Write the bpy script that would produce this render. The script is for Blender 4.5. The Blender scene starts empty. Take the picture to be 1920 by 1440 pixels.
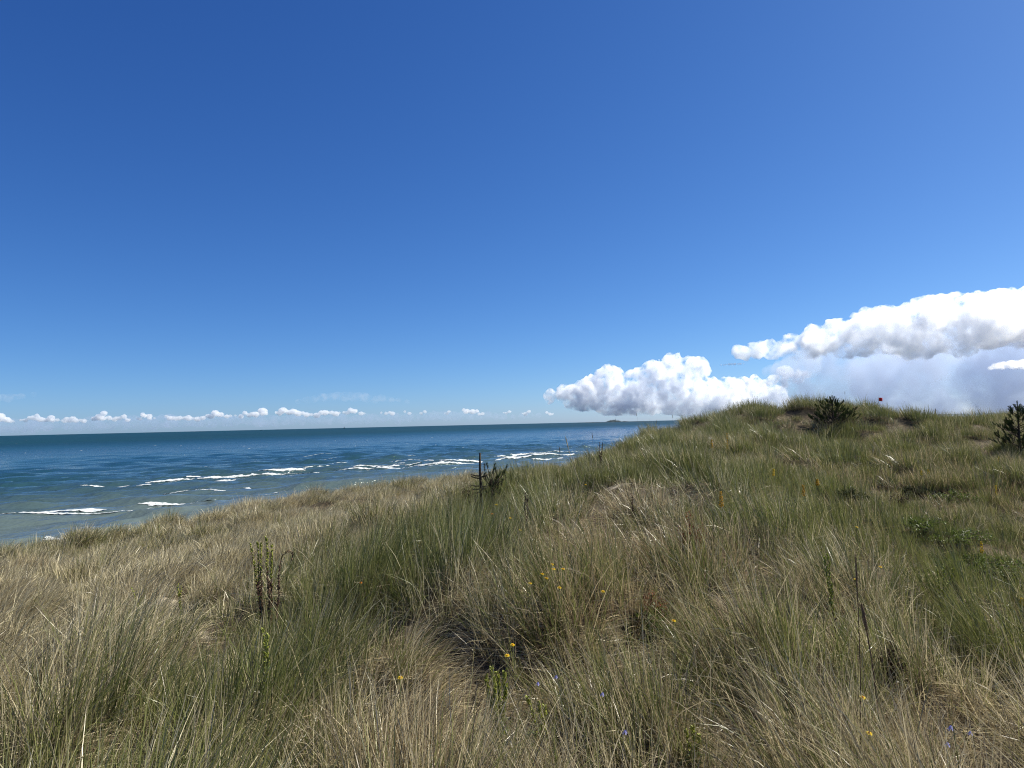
import bpy, math, random
import numpy as np
from mathutils import Vector, Matrix

random.seed(7)
rng = np.random.default_rng(11)
SC = bpy.context.scene
COL = SC.collection
rad = math.radians

# ------------------------------------------------------------------ camera
EYE = np.array([0.0, 0.0, 8.0])
FPX = 1333.0
PITCH, ROLL = rad(3.22), rad(1.32)
_f = np.array([0, math.cos(PITCH), math.sin(PITCH)])
_r0 = np.array([1.0, 0, 0])
_u0 = np.cross(_r0, _f)
_r = _r0 * math.cos(ROLL) - _u0 * math.sin(ROLL)
_u = _u0 * math.cos(ROLL) + _r0 * math.sin(ROLL)
cam_data = bpy.data.cameras.new('camera')
cam_data.sensor_width = 36.0
cam_data.lens = 36.0 * FPX / 1920.0
cam_data.clip_start = 0.05
cam_data.clip_end = 300000.0
cam = bpy.data.objects.new('camera', cam_data)
COL.objects.link(cam)
cam.matrix_world = Matrix(((_r[0], _u[0], -_f[0], EYE[0]), (_r[1], _u[1], -_f[1], EYE[1]), (_r[2], _u[2], -_f[2], EYE[2]), (0, 0, 0, 1)))
SC.camera = cam

# ------------------------------------------------------------------ sky and sun
SUN_AZ, SUN_EL = rad(66.0), rad(43.0)          # azimuth measured from +Y towards +X
world = bpy.data.worlds.new('World')
SC.world = world
world.use_nodes = True
wn = world.node_tree
bg = wn.nodes['Background']
sky = wn.nodes.new('ShaderNodeTexSky')
sky.sky_type = 'NISHITA'
sky.sun_disc = False
sky.sun_elevation = SUN_EL
sky.sun_rotation = SUN_AZ
sky.altitude = 2000
sky.air_density = 0.854
sky.dust_density = 2.0
sky.ozone_density = 5.13
def _vmul(src, col):
    n = wn.nodes.new('ShaderNodeMix'); n.data_type = 'RGBA'; n.blend_type = 'MULTIPLY'; n.inputs[0].default_value = 1.0
    wn.links.new(src, n.inputs[6]); n.inputs[7].default_value = (*col, 1)
    return n.outputs[2]
gam = wn.nodes.new('ShaderNodeGamma'); gam.inputs['Gamma'].default_value = 1.107
wn.links.new(_vmul(sky.outputs['Color'], (0.1, 0.1, 0.1)), gam.inputs['Color'])
sep = wn.nodes.new('ShaderNodeSeparateColor'); cmb = wn.nodes.new('ShaderNodeCombineColor')      # the phone's colour rendering, the same over the whole sky
wn.links.new(_vmul(gam.outputs[0], (0.739, 1.021, 1.421)), sep.inputs[0])
for ch, (gain, pw) in enumerate(((16.2, 1.22), (10.55, 1.0), (8.9, 0.77))):
    p_ = wn.nodes.new('ShaderNodeMath'); p_.operation = 'POWER'; p_.inputs[1].default_value = pw; wn.links.new(sep.outputs[ch], p_.inputs[0])
    m_ = wn.nodes.new('ShaderNodeMath'); m_.operation = 'MULTIPLY'; m_.inputs[1].default_value = gain; wn.links.new(p_.outputs[0], m_.inputs[0]); wn.links.new(m_.outputs[0], cmb.inputs[ch])
wn.links.new(cmb.outputs[0], bg.inputs['Color'])
bg.inputs['Strength'].default_value = 0.050
sun_data = bpy.data.lights.new('sun', 'SUN')
sun_data.energy = 4.4
sun_data.angle = rad(0.53)
sun_data.color = (1.0, 0.94, 0.82)
sun = bpy.data.objects.new('sun', sun_data)
COL.objects.link(sun)
SUN_DIR = Vector((math.sin(SUN_AZ) * math.cos(SUN_EL), math.cos(SUN_AZ) * math.cos(SUN_EL), math.sin(SUN_EL)))
sun.rotation_euler = SUN_DIR.to_track_quat('Z', 'Y').to_euler()

SC.view_settings.view_transform = 'Standard'
SC.view_settings.look = 'None'
SC.view_settings.exposure = 1.0
SC.view_settings.gamma = 1.0
SC.view_settings.use_curve_mapping = False
SC.cycles.max_bounces = 22
SC.cycles.diffuse_bounces = 2
SC.cycles.glossy_bounces = 2
SC.cycles.transmission_bounces = 2
SC.cycles.volume_bounces = 20
SC.cycles.sample_clamp_indirect = 4.0
SC.cycles.use_denoising = True
SC.cycles.denoiser = 'OPENIMAGEDENOISE'
SC.cycles.denoising_input_passes = 'RGB_ALBEDO_NORMAL'
SC.cycles.denoising_prefilter = 'NONE'
SC.cycles.filter_width = 1.1
SC.cycles.caustics_reflective = False
SC.cycles.caustics_refractive = False

# ------------------------------------------------------------------ helpers
def ray(px, py):
    d = _f + _r * ((px - 960.0) / FPX) + _u * ((720.0 - py) / FPX)
    return d / d[1]                             # scaled so that y advances by one per unit

def pix(px, py, depth):
    return EYE + ray(px, py) * depth

_perm = np.random.default_rng(3).permutation(512)
_grad = np.random.default_rng(4).uniform(0, 2 * np.pi, 512)
def perlin(x, y, seed=0):
    x = np.asarray(x, float); y = np.asarray(y, float)
    xi = np.floor(x).astype(np.int64); yi = np.floor(y).astype(np.int64)
    xf = x - xi; yf = y - yi
    def g(ix, iy, dx, dy):
        h = _perm[(_perm[(ix + seed * 37) & 511] + iy) & 511]
        a = _grad[h]
        return np.cos(a) * dx + np.sin(a) * dy
    u = xf * xf * xf * (xf * (xf * 6 - 15) + 10); v = yf * yf * yf * (yf * (yf * 6 - 15) + 10)
    n0 = g(xi, yi, xf, yf) * (1 - u) + g(xi + 1, yi, xf - 1, yf) * u
    n1 = g(xi, yi + 1, xf, yf - 1) * (1 - u) + g(xi + 1, yi + 1, xf - 1, yf - 1) * u
    return (n0 * (1 - v) + n1 * v) * 1.5

def fbm(x, y, octaves=4, seed=0):
    s = 0.0; a = 1.0; f = 1.0
    for i in range(octaves):
        s = s + a * perlin(np.asarray(x) * f + 17.3 * i, np.asarray(y) * f - 9.1 * i, seed + i)
        a *= 0.5; f *= 2.03
    return s

def sstep(a, b, x):
    t = np.clip((x - a) / (b - a), 0, 1)
    return t * t * (3 - 2 * t)

def mesh_obj(name, verts, faces, mat=None, parent=None, smooth=False):
    me = bpy.data.meshes.new(name)
    me.from_pydata([tuple(v) for v in verts], [], [tuple(f) for f in faces])
    me.update()
    if smooth:
        me.polygons.foreach_set('use_smooth', [True] * len(me.polygons))
    if mat:
        me.materials.append(mat)
    o = bpy.data.objects.new(name, me)
    COL.objects.link(o)
    if parent:
        o.parent = parent
    return o

def np_mesh(name, verts, tris=None, quads=None, mat=None):
    """fast mesh from numpy arrays"""
    me = bpy.data.meshes.new(name)
    verts = np.asarray(verts, np.float32)
    me.vertices.add(len(verts)); me.vertices.foreach_set('co', verts.ravel())
    parts = []
    if quads is not None and len(quads): parts.append((np.asarray(quads, np.int32), 4))
    if tris is not None and len(tris): parts.append((np.asarray(tris, np.int32), 3))
    nl = sum(len(p) * k for p, k in parts); npoly = sum(len(p) for p, _ in parts)
    me.loops.add(nl); me.polygons.add(npoly)
    me.loops.foreach_set('vertex_index', np.concatenate([p.ravel() for p, _ in parts]))
    tot = np.concatenate([np.full(len(p), k, np.int32) for p, k in parts])
    me.polygons.foreach_set('loop_start', np.concatenate([[0], np.cumsum(tot)[:-1]]).astype(np.int32))
    me.polygons.foreach_set('use_smooth', np.ones(npoly, bool))
    me.update(calc_edges=True); me.validate()
    if mat: me.materials.append(mat)
    return me

def link(name, me, parent=None):
    o = bpy.data.objects.new(name, me); COL.objects.link(o)
    if parent: o.parent = parent
    return o

def tag(o, label=None, cat=None, group=None, kind=None):
    if label: o['label'] = label
    if cat: o['category'] = cat
    if group: o['group'] = group
    if kind: o['kind'] = kind
    return o

def empty(name, loc):
    o = bpy.data.objects.new(name, None); COL.objects.link(o); o.location = tuple(loc); o.empty_display_size = 0.1
    return o

def mat_new(name):
    m = bpy.data.materials.new(name); m.use_nodes = True
    nt = m.node_tree
    return m, nt, nt.nodes['Principled BSDF'], nt.nodes['Material Output']

def nd(nt, kind, **kw):
    n = nt.nodes.new(kind)
    for k, v in kw.items(): setattr(n, k, v)
    return n

def mixrgb(nt, fac, a, b, blend='MIX'):
    n = nt.nodes.new('ShaderNodeMix'); n.data_type = 'RGBA'; n.blend_type = blend
    for sock, v in ((n.inputs[0], fac), (n.inputs[6], a), (n.inputs[7], b)):
        if hasattr(v, 'links'): nt.links.new(v, sock)
        elif isinstance(v, tuple): sock.default_value = (*v, 1) if len(v) == 3 else v
        else: sock.default_value = v
    return n.outputs[2]

def mth(nt, op, a, b=None, clamp=False):
    n = nt.nodes.new('ShaderNodeMath'); n.operation = op; n.use_clamp = clamp
    for i, v in enumerate((a, b)):
        if v is None: continue
        if hasattr(v, 'links'): nt.links.new(v, n.inputs[i])
        else: n.inputs[i].default_value = v
    return n.outputs[0]

def mrange(nt, v, a, b, c=0.0, d=1.0):
    n = nt.nodes.new('ShaderNodeMapRange'); n.clamp = True; n.interpolation_type = 'SMOOTHSTEP'
    nt.links.new(v, n.inputs[0])
    for i, x in enumerate((a, b, c, d)): n.inputs[i + 1].default_value = x
    return n.outputs[0]

def noise_tex(nt, scale, detail=4, vec=None, rough=0.55):
    n = nt.nodes.new('ShaderNodeTexNoise'); n.inputs['Scale'].default_value = scale; n.inputs['Detail'].default_value = detail
    n.inputs['Roughness'].default_value = rough
    if vec is not None: nt.links.new(vec, n.inputs['Vector'])
    return n.outputs['Fac']

def plain(name, col, rough=0.7, spec=0.3, var=0.25, scale=30.0, transl=0.0, col2=None):
    m, nt, b, out = mat_new(name)
    tc = nd(nt, 'ShaderNodeTexCoord')
    f = noise_tex(nt, scale, 3, tc.outputs['Object'])
    c2 = col2 or tuple(c * (1 - var) for c in col)
    c1 = col if col2 else tuple(min(1, c * (1 + var)) for c in col)
    c = mixrgb(nt, mrange(nt, f, 0.35, 0.65), c2, c1)
    nt.links.new(c, b.inputs['Base Color'])
    b.inputs['Roughness'].default_value = rough
    b.inputs['Specular IOR Level'].default_value = spec
    if transl > 0:
        t = nd(nt, 'ShaderNodeBsdfTranslucent'); nt.links.new(c, t.inputs['Color'])
        mx = nd(nt, 'ShaderNodeMixShader'); mx.inputs[0].default_value = transl
        nt.links.new(b.outputs[0], mx.inputs[1]); nt.links.new(t.outputs[0], mx.inputs[2]); nt.links.new(mx.outputs[0], out.inputs['Surface'])
    return m

# ------------------------------------------------------------------ terrain height
CELL = 1.25
def tussock(x, y):
    """offset and distance (in cells) to the nearest tussock centre of a jittered lattice, and that tussock's own random number"""
    ix, iy = np.floor(x / CELL), np.floor(y / CELL); bd = np.full(len(x), 9.0); ox = np.zeros(len(x)); oy = np.zeros(len(x)); rr = np.zeros(len(x))
    for a in (-1, 0, 1):
        for b_ in (-1, 0, 1):
            cx, cy = ix + a, iy + b_
            h1 = np.modf(np.sin(cx * 127.1 + cy * 311.7) * 43758.5)[0] % 1; h2 = np.modf(np.sin(cx * 269.5 + cy * 183.3) * 24634.6)[0] % 1
            dx, dy = x / CELL - (cx + 0.15 + 0.7 * h1), y / CELL - (cy + 0.15 + 0.7 * h2)
            d = np.hypot(dx, dy); m = d < bd
            bd = np.where(m, d, bd); ox = np.where(m, dx, ox); oy = np.where(m, dy, oy); rr = np.where(m, (h1 * 7.3 + h2 * 3.1) % 1, rr)
    return ox, oy, bd, rr

SH = rad(35.0)                                    # shore runs 35 degrees to the right of the view
SD = np.array([math.sin(SH), math.cos(SH)])       # along the shore
SN = np.array([-math.cos(SH), math.sin(SH)])      # out to sea
SHORE = 49.5

GT = 0.42                                         # typical height of the grass tops above the soil
_cols = {
    -250: [(1440, 3.7), (1200, 6.4), (1090, 11), (1062, 17)],
    100:  [(1440, 3.6), (1250, 5.9), (1120, 9.8), (1062, 14), (1037, 19)],
    230:  [(1016, 20.5)],
    350:  [(1440, 3.4), (1250, 5.1), (1120, 9.2), (1040, 14), (974, 24)],
    560:  [(1440, 3.3), (1200, 5.5), (1060, 10), (980, 17), (926, 27)],
    700:  [(1440, 3.3), (1150, 5.6), (1015, 8.6), (962, 15), (916, 28)],
    850:  [(1440, 3.3), (1150, 5.7), (985, 8.6), (956, 12.5), (930, 18), (901, 29)],
    960:  [(1440, 3.3), (1150, 5.7), (955, 8.8), (925, 11), (912, 19), (893, 29)],
    1060: [(1440, 3.3), (1100, 6.1), (950, 9.5), (880, 13.5)],
    1130: [(1100, 6.1), (950, 9.5), (880, 12.3), (848, 14.6)],
    1240: [(1440, 3.3), (1100, 6.1), (950, 9.3), (868, 12.5), (829, 16.5)],
    1330: [(1440, 3.3), (1100, 6.0), (950, 9.0), (858, 13), (821, 18)],
    1400: [(900, 10.5), (834, 16), (780, 23.5)],
    1450: [(768, 25)],
    1500: [(1440, 3.4), (1100, 6.0), (960, 8.7), (885, 13), (822, 19), (762, 26)],
    1600: [(1100, 6.0), (1000, 8.0), (930, 12.5), (850, 18), (744, 27)],
    1690: [(1100, 6.2), (980, 11.5), (900, 16), (824, 21), (772, 28)],
    1760: [(792, 30)],
    1850: [(1440, 3.5), (1200, 5.8), (1080, 9.6), (950, 14), (852, 20), (782, 30)],
    1925: [(770, 31)],
    2200: [(1440, 3.7), (1150, 6.4), (1000, 12), (850, 20), (764, 31)],
}
_cp = []
for px, lst in _cols.items():
    for py, dpt in lst:
        p = pix(px, py, dpt); _cp.append((p[0], p[1], p[2] - GT))
for (x, y, z) in [(0, 0, 6.35), (2.5, 0, 6.3), (-2.5, 0, 6.3), (0, -4, 6.4), (6, -2, 6.2), (-6, -2, 6.2), (0, -14, 6.3), (14, -8, 6.2), (-14, -8, 5.4), (22, 8, 6.6), (28, 20, 7.4),
                  (34, 36, 7.3), (18, 40, 6.6), (8, 34, 6.0), (2, 24, 5.6), (-24, 8, 4.6), (-22, 2, 4.9), (30, -4, 6.4), (25, 48, 6.4), (45, 45, 6.8), (9, 24, 6.1), (14, 33, 7.2)]:
    _cp.append((x, y, z))
_cp = np.array(_cp)
def _phi(r2): return 0.5 * r2 * np.log(r2 + 1e-9)
def _tps(P, val, lam):
    n = len(P); d2 = ((P[:, None] - P[None]) ** 2).sum(-1)
    A = np.zeros((n + 3, n + 3)); A[:n, :n] = _phi(d2) + lam * np.eye(n)
    A[:n, n] = 1; A[:n, n + 1:] = P; A[n, :n] = 1; A[n + 1:, :n] = P.T
    return np.linalg.solve(A, np.concatenate([val, [0, 0, 0]]))
_w = _tps(_cp[:, :2], _cp[:, 2], 1.2)
def _smooth_h(x, y):
    out = np.empty(len(x))
    for i in range(0, len(x), 20000):
        X = np.stack([x[i:i + 20000], y[i:i + 20000]], -1)
        d2 = ((X[:, None] - _cp[None, :, :2]) ** 2).sum(-1)
        out[i:i + 20000] = _phi(d2) @ _w[:-3] + _w[-3] + X @ _w[-2:]
    return out

def height(x, y):
    x = np.asarray(x, float).ravel(); y = np.asarray(y, float).ravel()
    r = np.hypot(x, y - 12)
    near = r < 75
    h = np.full(len(x), 6.0)
    if near.any(): h[near] = _smooth_h(x[near], y[near])
    h = np.clip(h, 3.0, 9.2)
    far_h = 6.2 + 1.0 * perlin(x / 45, y / 45, 5) + 0.5 * perlin(x / 14, y / 14, 6)
    k = sstep(40, 62, r)
    h = h * (1 - k) + far_h * k
    d = np.hypot(x, y)
    h = h + 0.10 * sstep(2.5, 7, d) * fbm(x / 1.7, y / 1.7, 2, 9) + 0.20 * sstep(9, 18, d) * perlin(x / 4.2, y / 4.2, 21)
    _, _, bd, rr = tussock(x, y)
    h = h + sstep(2.8, 5.5, d) * (1 - sstep(30, 45, d)) * (0.10 + 0.16 * rr) * (1 - sstep(0.05, 0.62, bd)) * np.where(x < 0, 1.15, 0.8)
    p = x * SN[0] + y * SN[1]
    edge = 25.5 + 1.6 * perlin((x * SD[0] + y * SD[1]) / 9, p * 0 + 3.3, 30)
    beach = np.interp(p, [20, 28, 30, SHORE, 75, 120, 400], [2.6, 2.2, 1.7, 0.0, -1.3, -2.2, -9])
    t = sstep(-3.0, 6.0, p - edge)
    return h * (1 - t) + beach * t

def hz(x, y): return float(height(np.array([x]), np.array([y]))[0])

_T = np.concatenate([np.arange(2.2, 12, 0.04), np.arange(12, 60, 0.12)])
def at(px, py, h=0.0):
    """point on the dune whose spot h metres above the soil shows at pixel px, py"""
    d = ray(px, py)
    P = EYE[None] + d[None] * _T[:, None]
    g = height(P[:, 0], P[:, 1])
    below = np.nonzero(P[:, 2] < g + h)[0]
    i = below[0] if len(below) else int(np.argmin(P[:, 2] - g))
    return np.array([P[i, 0], P[i, 1], g[i]])

# ------------------------------------------------------------------ ground sheet
def axis(lo, hi, step, far, grow=1.16):
    c = list(np.arange(lo, hi + step / 2, step))
    s = step; a = c[-1]
    while a < far: s *= grow; a += s; c.append(a)
    s = step; a = c[0]; pre = []
    while a > -far: s *= grow; a -= s; pre.append(a)
    return np.array(pre[::-1] + c)

def grid_faces(nx, ny):
    i = np.arange(nx - 1)[:, None] * ny + np.arange(ny - 1)[None]
    i = i.ravel()
    return np.stack([i, i + ny, i + ny + 1, i + 1], -1)

gx = axis(-34, 44, 0.26, 30000); gy = axis(-10, 52, 0.26, 30000)
X, Y = np.meshgrid(gx, gy, indexing='ij')
Z = height(X, Y)
ground_mat, nt, b, out = mat_new('dune_sand_and_litter')
tc = nd(nt, 'ShaderNodeTexCoord')
att = nd(nt, 'ShaderNodeAttribute', attribute_name='bare')
n1 = noise_tex(nt, 9.0, 6, tc.outputs['Object'], 0.7); n2 = noise_tex(nt, 90.0, 3, tc.outputs['Object'], 0.6); n3 = noise_tex(nt, 1.3, 3, tc.outputs['Object'])
litter = mixrgb(nt, mrange(nt, n1, 0.4, 0.62), (0.040, 0.030, 0.018), (0.135, 0.10, 0.062))
sand = mixrgb(nt, mrange(nt, n2, 0.3, 0.7), (0.30, 0.255, 0.185), (0.44, 0.385, 0.295))
fac = mth(nt, 'ADD', att.outputs['Fac'], mth(nt, 'MULTIPLY', mth(nt, 'SUBTRACT', n1, 0.5), 0.9), True)
c = mixrgb(nt, mrange(nt, fac, 0.42, 0.62), litter, sand)
c = mixrgb(nt, mth(nt, 'MULTIPLY', mrange(nt, n3, 0.4, 0.6), 0.35), c, mixrgb(nt, 0.5, c, (0.10, 0.10, 0.05)))
nt.links.new(c, b.inputs['Base Color']); b.inputs['Roughness'].default_value = 0.95; b.inputs['Specular IOR Level'].default_value = 0.15
bmp = nd(nt, 'ShaderNodeBump'); bmp.inputs['Strength'].default_value = 0.6; bmp.inputs['Distance'].default_value = 0.02
nt.links.new(n2, bmp.inputs['Height']); nt.links.new(bmp.outputs[0], b.inputs['Normal'])
me = np_mesh('ground', np.stack([X.ravel(), Y.ravel(), Z], -1), quads=grid_faces(len(gx), len(gy)), mat=ground_mat)

BARE = []                                         # x, y, radius, strength
for px, py, r_, s_ in [(290, 1100, 0.34, 0.80), (316, 1118, 0.34, 0.86), (336, 1146, 0.34, 0.88), (352, 1174, 0.30, 0.84), (800, 1350, 0.30, 0.62), (880, 1405, 0.26, 0.58), (1150, 905, 0.5, 0.55), (870, 1250, 0.3, 0.4), (60, 1220, 0.3, 0.35)]:
    q = at(px, py, 0.08); BARE.append((q[0], q[1], r_, s_))
def bare_at(x, y):
    v = np.zeros(len(x))
    for bx, by, r_, s_ in BARE:
        wob = 1 + 0.45 * perlin(x * 2.2 + bx, y * 2.2 + by, 44)
        v = np.maximum(v, s_ * (1 - sstep(0.5, 1.25, np.hypot(x - bx, y - by) / (r_ * wob))))
    p = x * SN[0] + y * SN[1]
    return np.maximum(v, sstep(26, 30, p))
a = me.attributes.new('bare', 'FLOAT', 'POINT'); a.data.foreach_set('value', bare_at(X.ravel(), Y.ravel()).astype(np.float32))
ground = tag(link('ground', me), kind='structure')

# ------------------------------------------------------------------ sea
sea_mat, nt, b, out = mat_new('sea_water')
geo = nd(nt, 'ShaderNodeNewGeometry')
att = nd(nt, 'ShaderNodeAttribute', attribute_name='offshore')
att2 = nd(nt, 'ShaderNodeAttribute', attribute_name='along')
comb = nd(nt, 'ShaderNodeCombineXYZ'); nt.links.new(mth(nt, 'MULTIPLY', att2.outputs['Fac'], 0.35), comb.inputs[0]); nt.links.new(att.outputs['Fac'], comb.inputs[1])
vec = comb.outputs[0]
nA = noise_tex(nt, 0.055, 4, vec, 0.6); nB = noise_tex(nt, 0.45, 4, vec, 0.6); nC = noise_tex(nt, 1.7, 4, vec, 0.6); nD = noise_tex(nt, 0.006, 4, vec, 0.6)
off = mth(nt, 'ADD', att.outputs['Fac'], mth(nt, 'MULTIPLY', mth(nt, 'SUBTRACT', nA, 0.5), 40.0))
rmp = nd(nt, 'ShaderNodeValToRGB'); nt.links.new(mth(nt, 'MULTIPLY', off, 1 / 400.0, True), rmp.inputs[0])
e = rmp.color_ramp.elements
e[0].position = 0.11; e[0].color = (0.145, 0.172, 0.155, 1)
e[1].position = 1.0; e[1].color = (0.003, 0.031, 0.047, 1)
for pos, colr in ((0.16, (0.094, 0.122, 0.116)), (0.22, (0.052, 0.082, 0.086)), (0.32, (0.021, 0.050, 0.062)), (0.5, (0.006, 0.036, 0.054))):
    q = e.new(pos); q.color = (*colr, 1)
c = mixrgb(nt, mrange(nt, nD, 0.35, 0.65, 0.0, 0.4), rmp.outputs[0], (0.004, 0.05, 0.06))
nt.links.new(c, b.inputs['Base Color'])
b.inputs['IOR'].default_value = 1.33
b.inputs['Specular IOR Level'].default_value = 0.34
nt.links.new(mrange(nt, att.outputs['Fac'], 60, 900, 0.10, 0.52), b.inputs['Roughness'])
hgt = mth(nt, 'ADD', mth(nt, 'MULTIPLY', nB, 0.8), mth(nt, 'MULTIPLY', nC, 0.22))
bmp = nd(nt, 'ShaderNodeBump'); bmp.inputs['Strength'].default_value = 1.0; bmp.inputs['Distance'].default_value = 0.8
nt.links.new(hgt, bmp.inputs['Height']); nt.links.new(bmp.outputs[0], b.inputs['Normal'])

def geo_axis(start, step, end, grow):
    c = [start]; s = step
    while c[-1] < end: c.append(c[-1] + s); s *= grow
    return np.array(c)
pp = np.concatenate([np.arange(SHORE - 14, 100, 0.24), geo_axis(100, 0.30, 120000, 1.03)])
sp = geo_axis(190, 0.9, 120000, 1.07); sm = -geo_axis(25, 0.9, 120000, 1.07)[::-1]
ss = np.concatenate([sm, np.arange(-24.1, 190, 0.9), sp])
S, Pp = np.meshgrid(ss, pp, indexing='ij')
sps = np.gradient(ss)[:, None] * np.ones_like(Pp); spp = np.gradient(pp)[None] * np.ones_like(S)
zz = np.zeros_like(S); r2 = np.random.default_rng(5); WAVES = []
for i in range(46):
    lam = math.exp(r2.uniform(math.log(1.6), math.log(15)))
    ang = r2.normal(0.15, 0.42); kx, kp = math.sin(ang) * 2 * np.pi / lam, math.cos(ang) * 2 * np.pi / lam
    amp = 0.0105 * lam ** 0.95
    fade = np.clip(lam / 3.0 / np.maximum(spp, sps * abs(math.sin(ang))) - 0.4, 0, 1)
    ph = r2.uniform(0, 6.28); WAVES.append((kx, kp, ph, amp)); w = np.sin(kx * S + kp * Pp + ph)
    zz += amp * fade * (w + 0.35 * w * w)
zz *= sstep(SHORE - 6, SHORE + 14, Pp) * 0.9
def on_sea(px, py):
    d = ray(px, py); t = (0.12 - EYE[2]) / d[2]
    return EYE + d * t
BREAKERS = [  # x0 y0 x1 y1, crest height, how far the foam reaches shoreward
    (-60, 984, 190, 967, 0.42, 1.7), (262, 958, 344, 950, 0.42, 1.5), (60, 1025, 165, 1015, 0.16, 2.0), (165, 1015, 330, 1000, 0.12, 1.2),
    (340, 903, 390, 900, 0.36, 1.4), (392, 905, 414, 904, 0.25, 0.9), (428, 896, 478, 893, 0.42, 1.5), (480, 894, 566, 888, 0.42, 1.5), (446, 922, 490, 920, 0.3, 1.0),
    (246, 921, 290, 918, 0.3, 1.1), (150, 918, 250, 914, 0.2, 0.9), (250, 914, 282, 912, 0.25, 0.8),
    (666, 883, 744, 878, 0.45, 1.6), (762, 877, 792, 874, 0.36, 1.2), (784, 880, 824, 877, 0.3, 1.1), (830, 873, 900, 869, 0.45, 1.6),
    (924, 867, 964, 863, 0.45, 1.6), (958, 864, 1066, 857, 0.46, 1.7), (960, 857, 1026, 853, 0.42, 1.5), (960, 874, 1008, 872, 0.3, 1.1), (866, 866, 887, 865, 0.25, 0.9), (998, 867, 1052, 863, 0.25, 1.0),
    (-40, 990, 360, 954, 0.20, 0.6), (120, 925, 420, 905, 0.18, 0.5), (300, 908, 600, 888, 0.20, 0.5), (600, 888, 900, 870, 0.22, 0.5), (700, 872, 1060, 852, 0.20, 0.5), (200, 945, 520, 918, 0.14, 0.4)]
CREST = []
for (x0, y0, x1, y1, hh, ww) in BREAKERS:
    q0, q1 = on_sea(x0 - 0.14 * (x1 - x0), y0 + 0.14 * (y0 - y1))[:2], on_sea(x1 + 0.14 * (x1 - x0), y1 - 0.14 * (y0 - y1))[:2]
    CREST.append((q0 @ SD, q0 @ SN, q1 @ SD, q1 @ SN, hh * 0.48, 0.24 + 0.20 * ww))
def crest_z(s_, p_):
    out_ = np.zeros_like(s_)
    for i, (s0, p0, s1, p1, hh, ww) in enumerate(CREST):
        m = (np.abs(p_ - (p0 + p1) / 2) < abs(p1 - p0) / 2 + 8) & (s_ > s0 - 6) & (s_ < s1 + 6)
        if not m.any(): continue
        f = (s_[m] - s0) / (s1 - s0); pc = p0 + (p1 - p0) * f + 0.4 * perlin(s_[m] * 0.15, 0 * f + i, 63)
        e_ = sstep(-0.35, 0.12, f) * (1 - sstep(0.88, 1.35, f)); d_ = p_[m] - pc
        out_[m] = np.maximum(out_[m], hh * e_ * np.where(d_ < 0, np.exp(-(d_ / 0.75) ** 2), np.exp(-(d_ / 2.2) ** 2)))
    return out_
zz = zz + crest_z(S, Pp)
def water_z(s_, p_):
    i = np.clip(np.searchsorted(ss, s_) - 1, 0, len(ss) - 2); j = np.clip(np.searchsorted(pp, p_) - 1, 0, len(pp) - 2)
    a_ = (s_ - ss[i]) / (ss[i + 1] - ss[i]); b_ = (p_ - pp[j]) / (pp[j + 1] - pp[j])
    return (zz[i, j] * (1 - a_) + zz[i + 1, j] * a_) * (1 - b_) + (zz[i, j + 1] * (1 - a_) + zz[i + 1, j + 1] * a_) * b_
WX = S * SD[0] + Pp * SN[0]; WY = S * SD[1] + Pp * SN[1]
me = np_mesh('water', np.stack([WX.ravel(), WY.ravel(), zz.ravel()], -1), quads=grid_faces(len(ss), len(pp)), mat=sea_mat)
for nm, arr in (('offshore', Pp), ('along', S)):
    a = me.attributes.new(nm, 'FLOAT', 'POINT'); a.data.foreach_set('value', arr.ravel().astype(np.float32))
water = tag(link('water', me), kind='structure')

foam_mat, nt, b, out = mat_new('sea_foam')
tc = nd(nt, 'ShaderNodeTexCoord')
f = noise_tex(nt, 2.5, 5, tc.outputs['Object'], 0.65)
nt.links.new(mixrgb(nt, mrange(nt, f, 0.36, 0.52), (0.26, 0.31, 0.31), (0.55, 0.58, 0.58)), b.inputs['Base Color'])
b.inputs['Roughness'].default_value = 0.8
for i, (s0, p0, s1, p1, hh, ww) in enumerate(CREST):
    nu, nv = max(14, int((s1 - s0) / 0.16)), 13
    u_ = np.linspace(0, 1, nu); v_ = np.linspace(-ww, 0.22, nv); U_, V_ = np.meshgrid(u_, v_, indexing='ij')
    sa = s0 + (s1 - s0) * U_; pa = p0 + (p1 - p0) * U_ + 0.4 * perlin(sa * 0.15, 0 * U_ + i, 63) + V_
    lump = 0.07 * np.clip(fbm(sa * 1.6, pa * 1.6, 3, 66) + 0.4, 0, 1.2)
    Zf = water_z(sa.ravel(), pa.ravel()).reshape(sa.shape) + 0.035 + lump
    cover = 0.70 + 0.55 * perlin(sa * 0.25, 0 * sa + 7.7 * i, 67) + 0.75 * fbm(sa * 0.9, pa * 3.4, 3, 68) - 0.75 * np.abs(V_ + 0.12) / ww - 1.3 * (1 - np.minimum(1, np.minimum(U_, 1 - U_) * nu / 9.0)) + (0.2 if hh > 0.17 else 0.0)
    Q = grid_faces(nu, nv); keep = cover.ravel()[Q].mean(1) > 0.12
    if keep.sum() < 4: continue
    Q = Q[keep]; used, inv = np.unique(Q, return_inverse=True)
    P3 = np.stack([(sa * SD[0] + pa * SN[0]).ravel(), (sa * SD[1] + pa * SN[1]).ravel(), Zf.ravel()], -1)[used]
    link('breaker', np_mesh('breaker', P3, quads=inv.reshape(-1, 4), mat=foam_mat), water)

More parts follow.
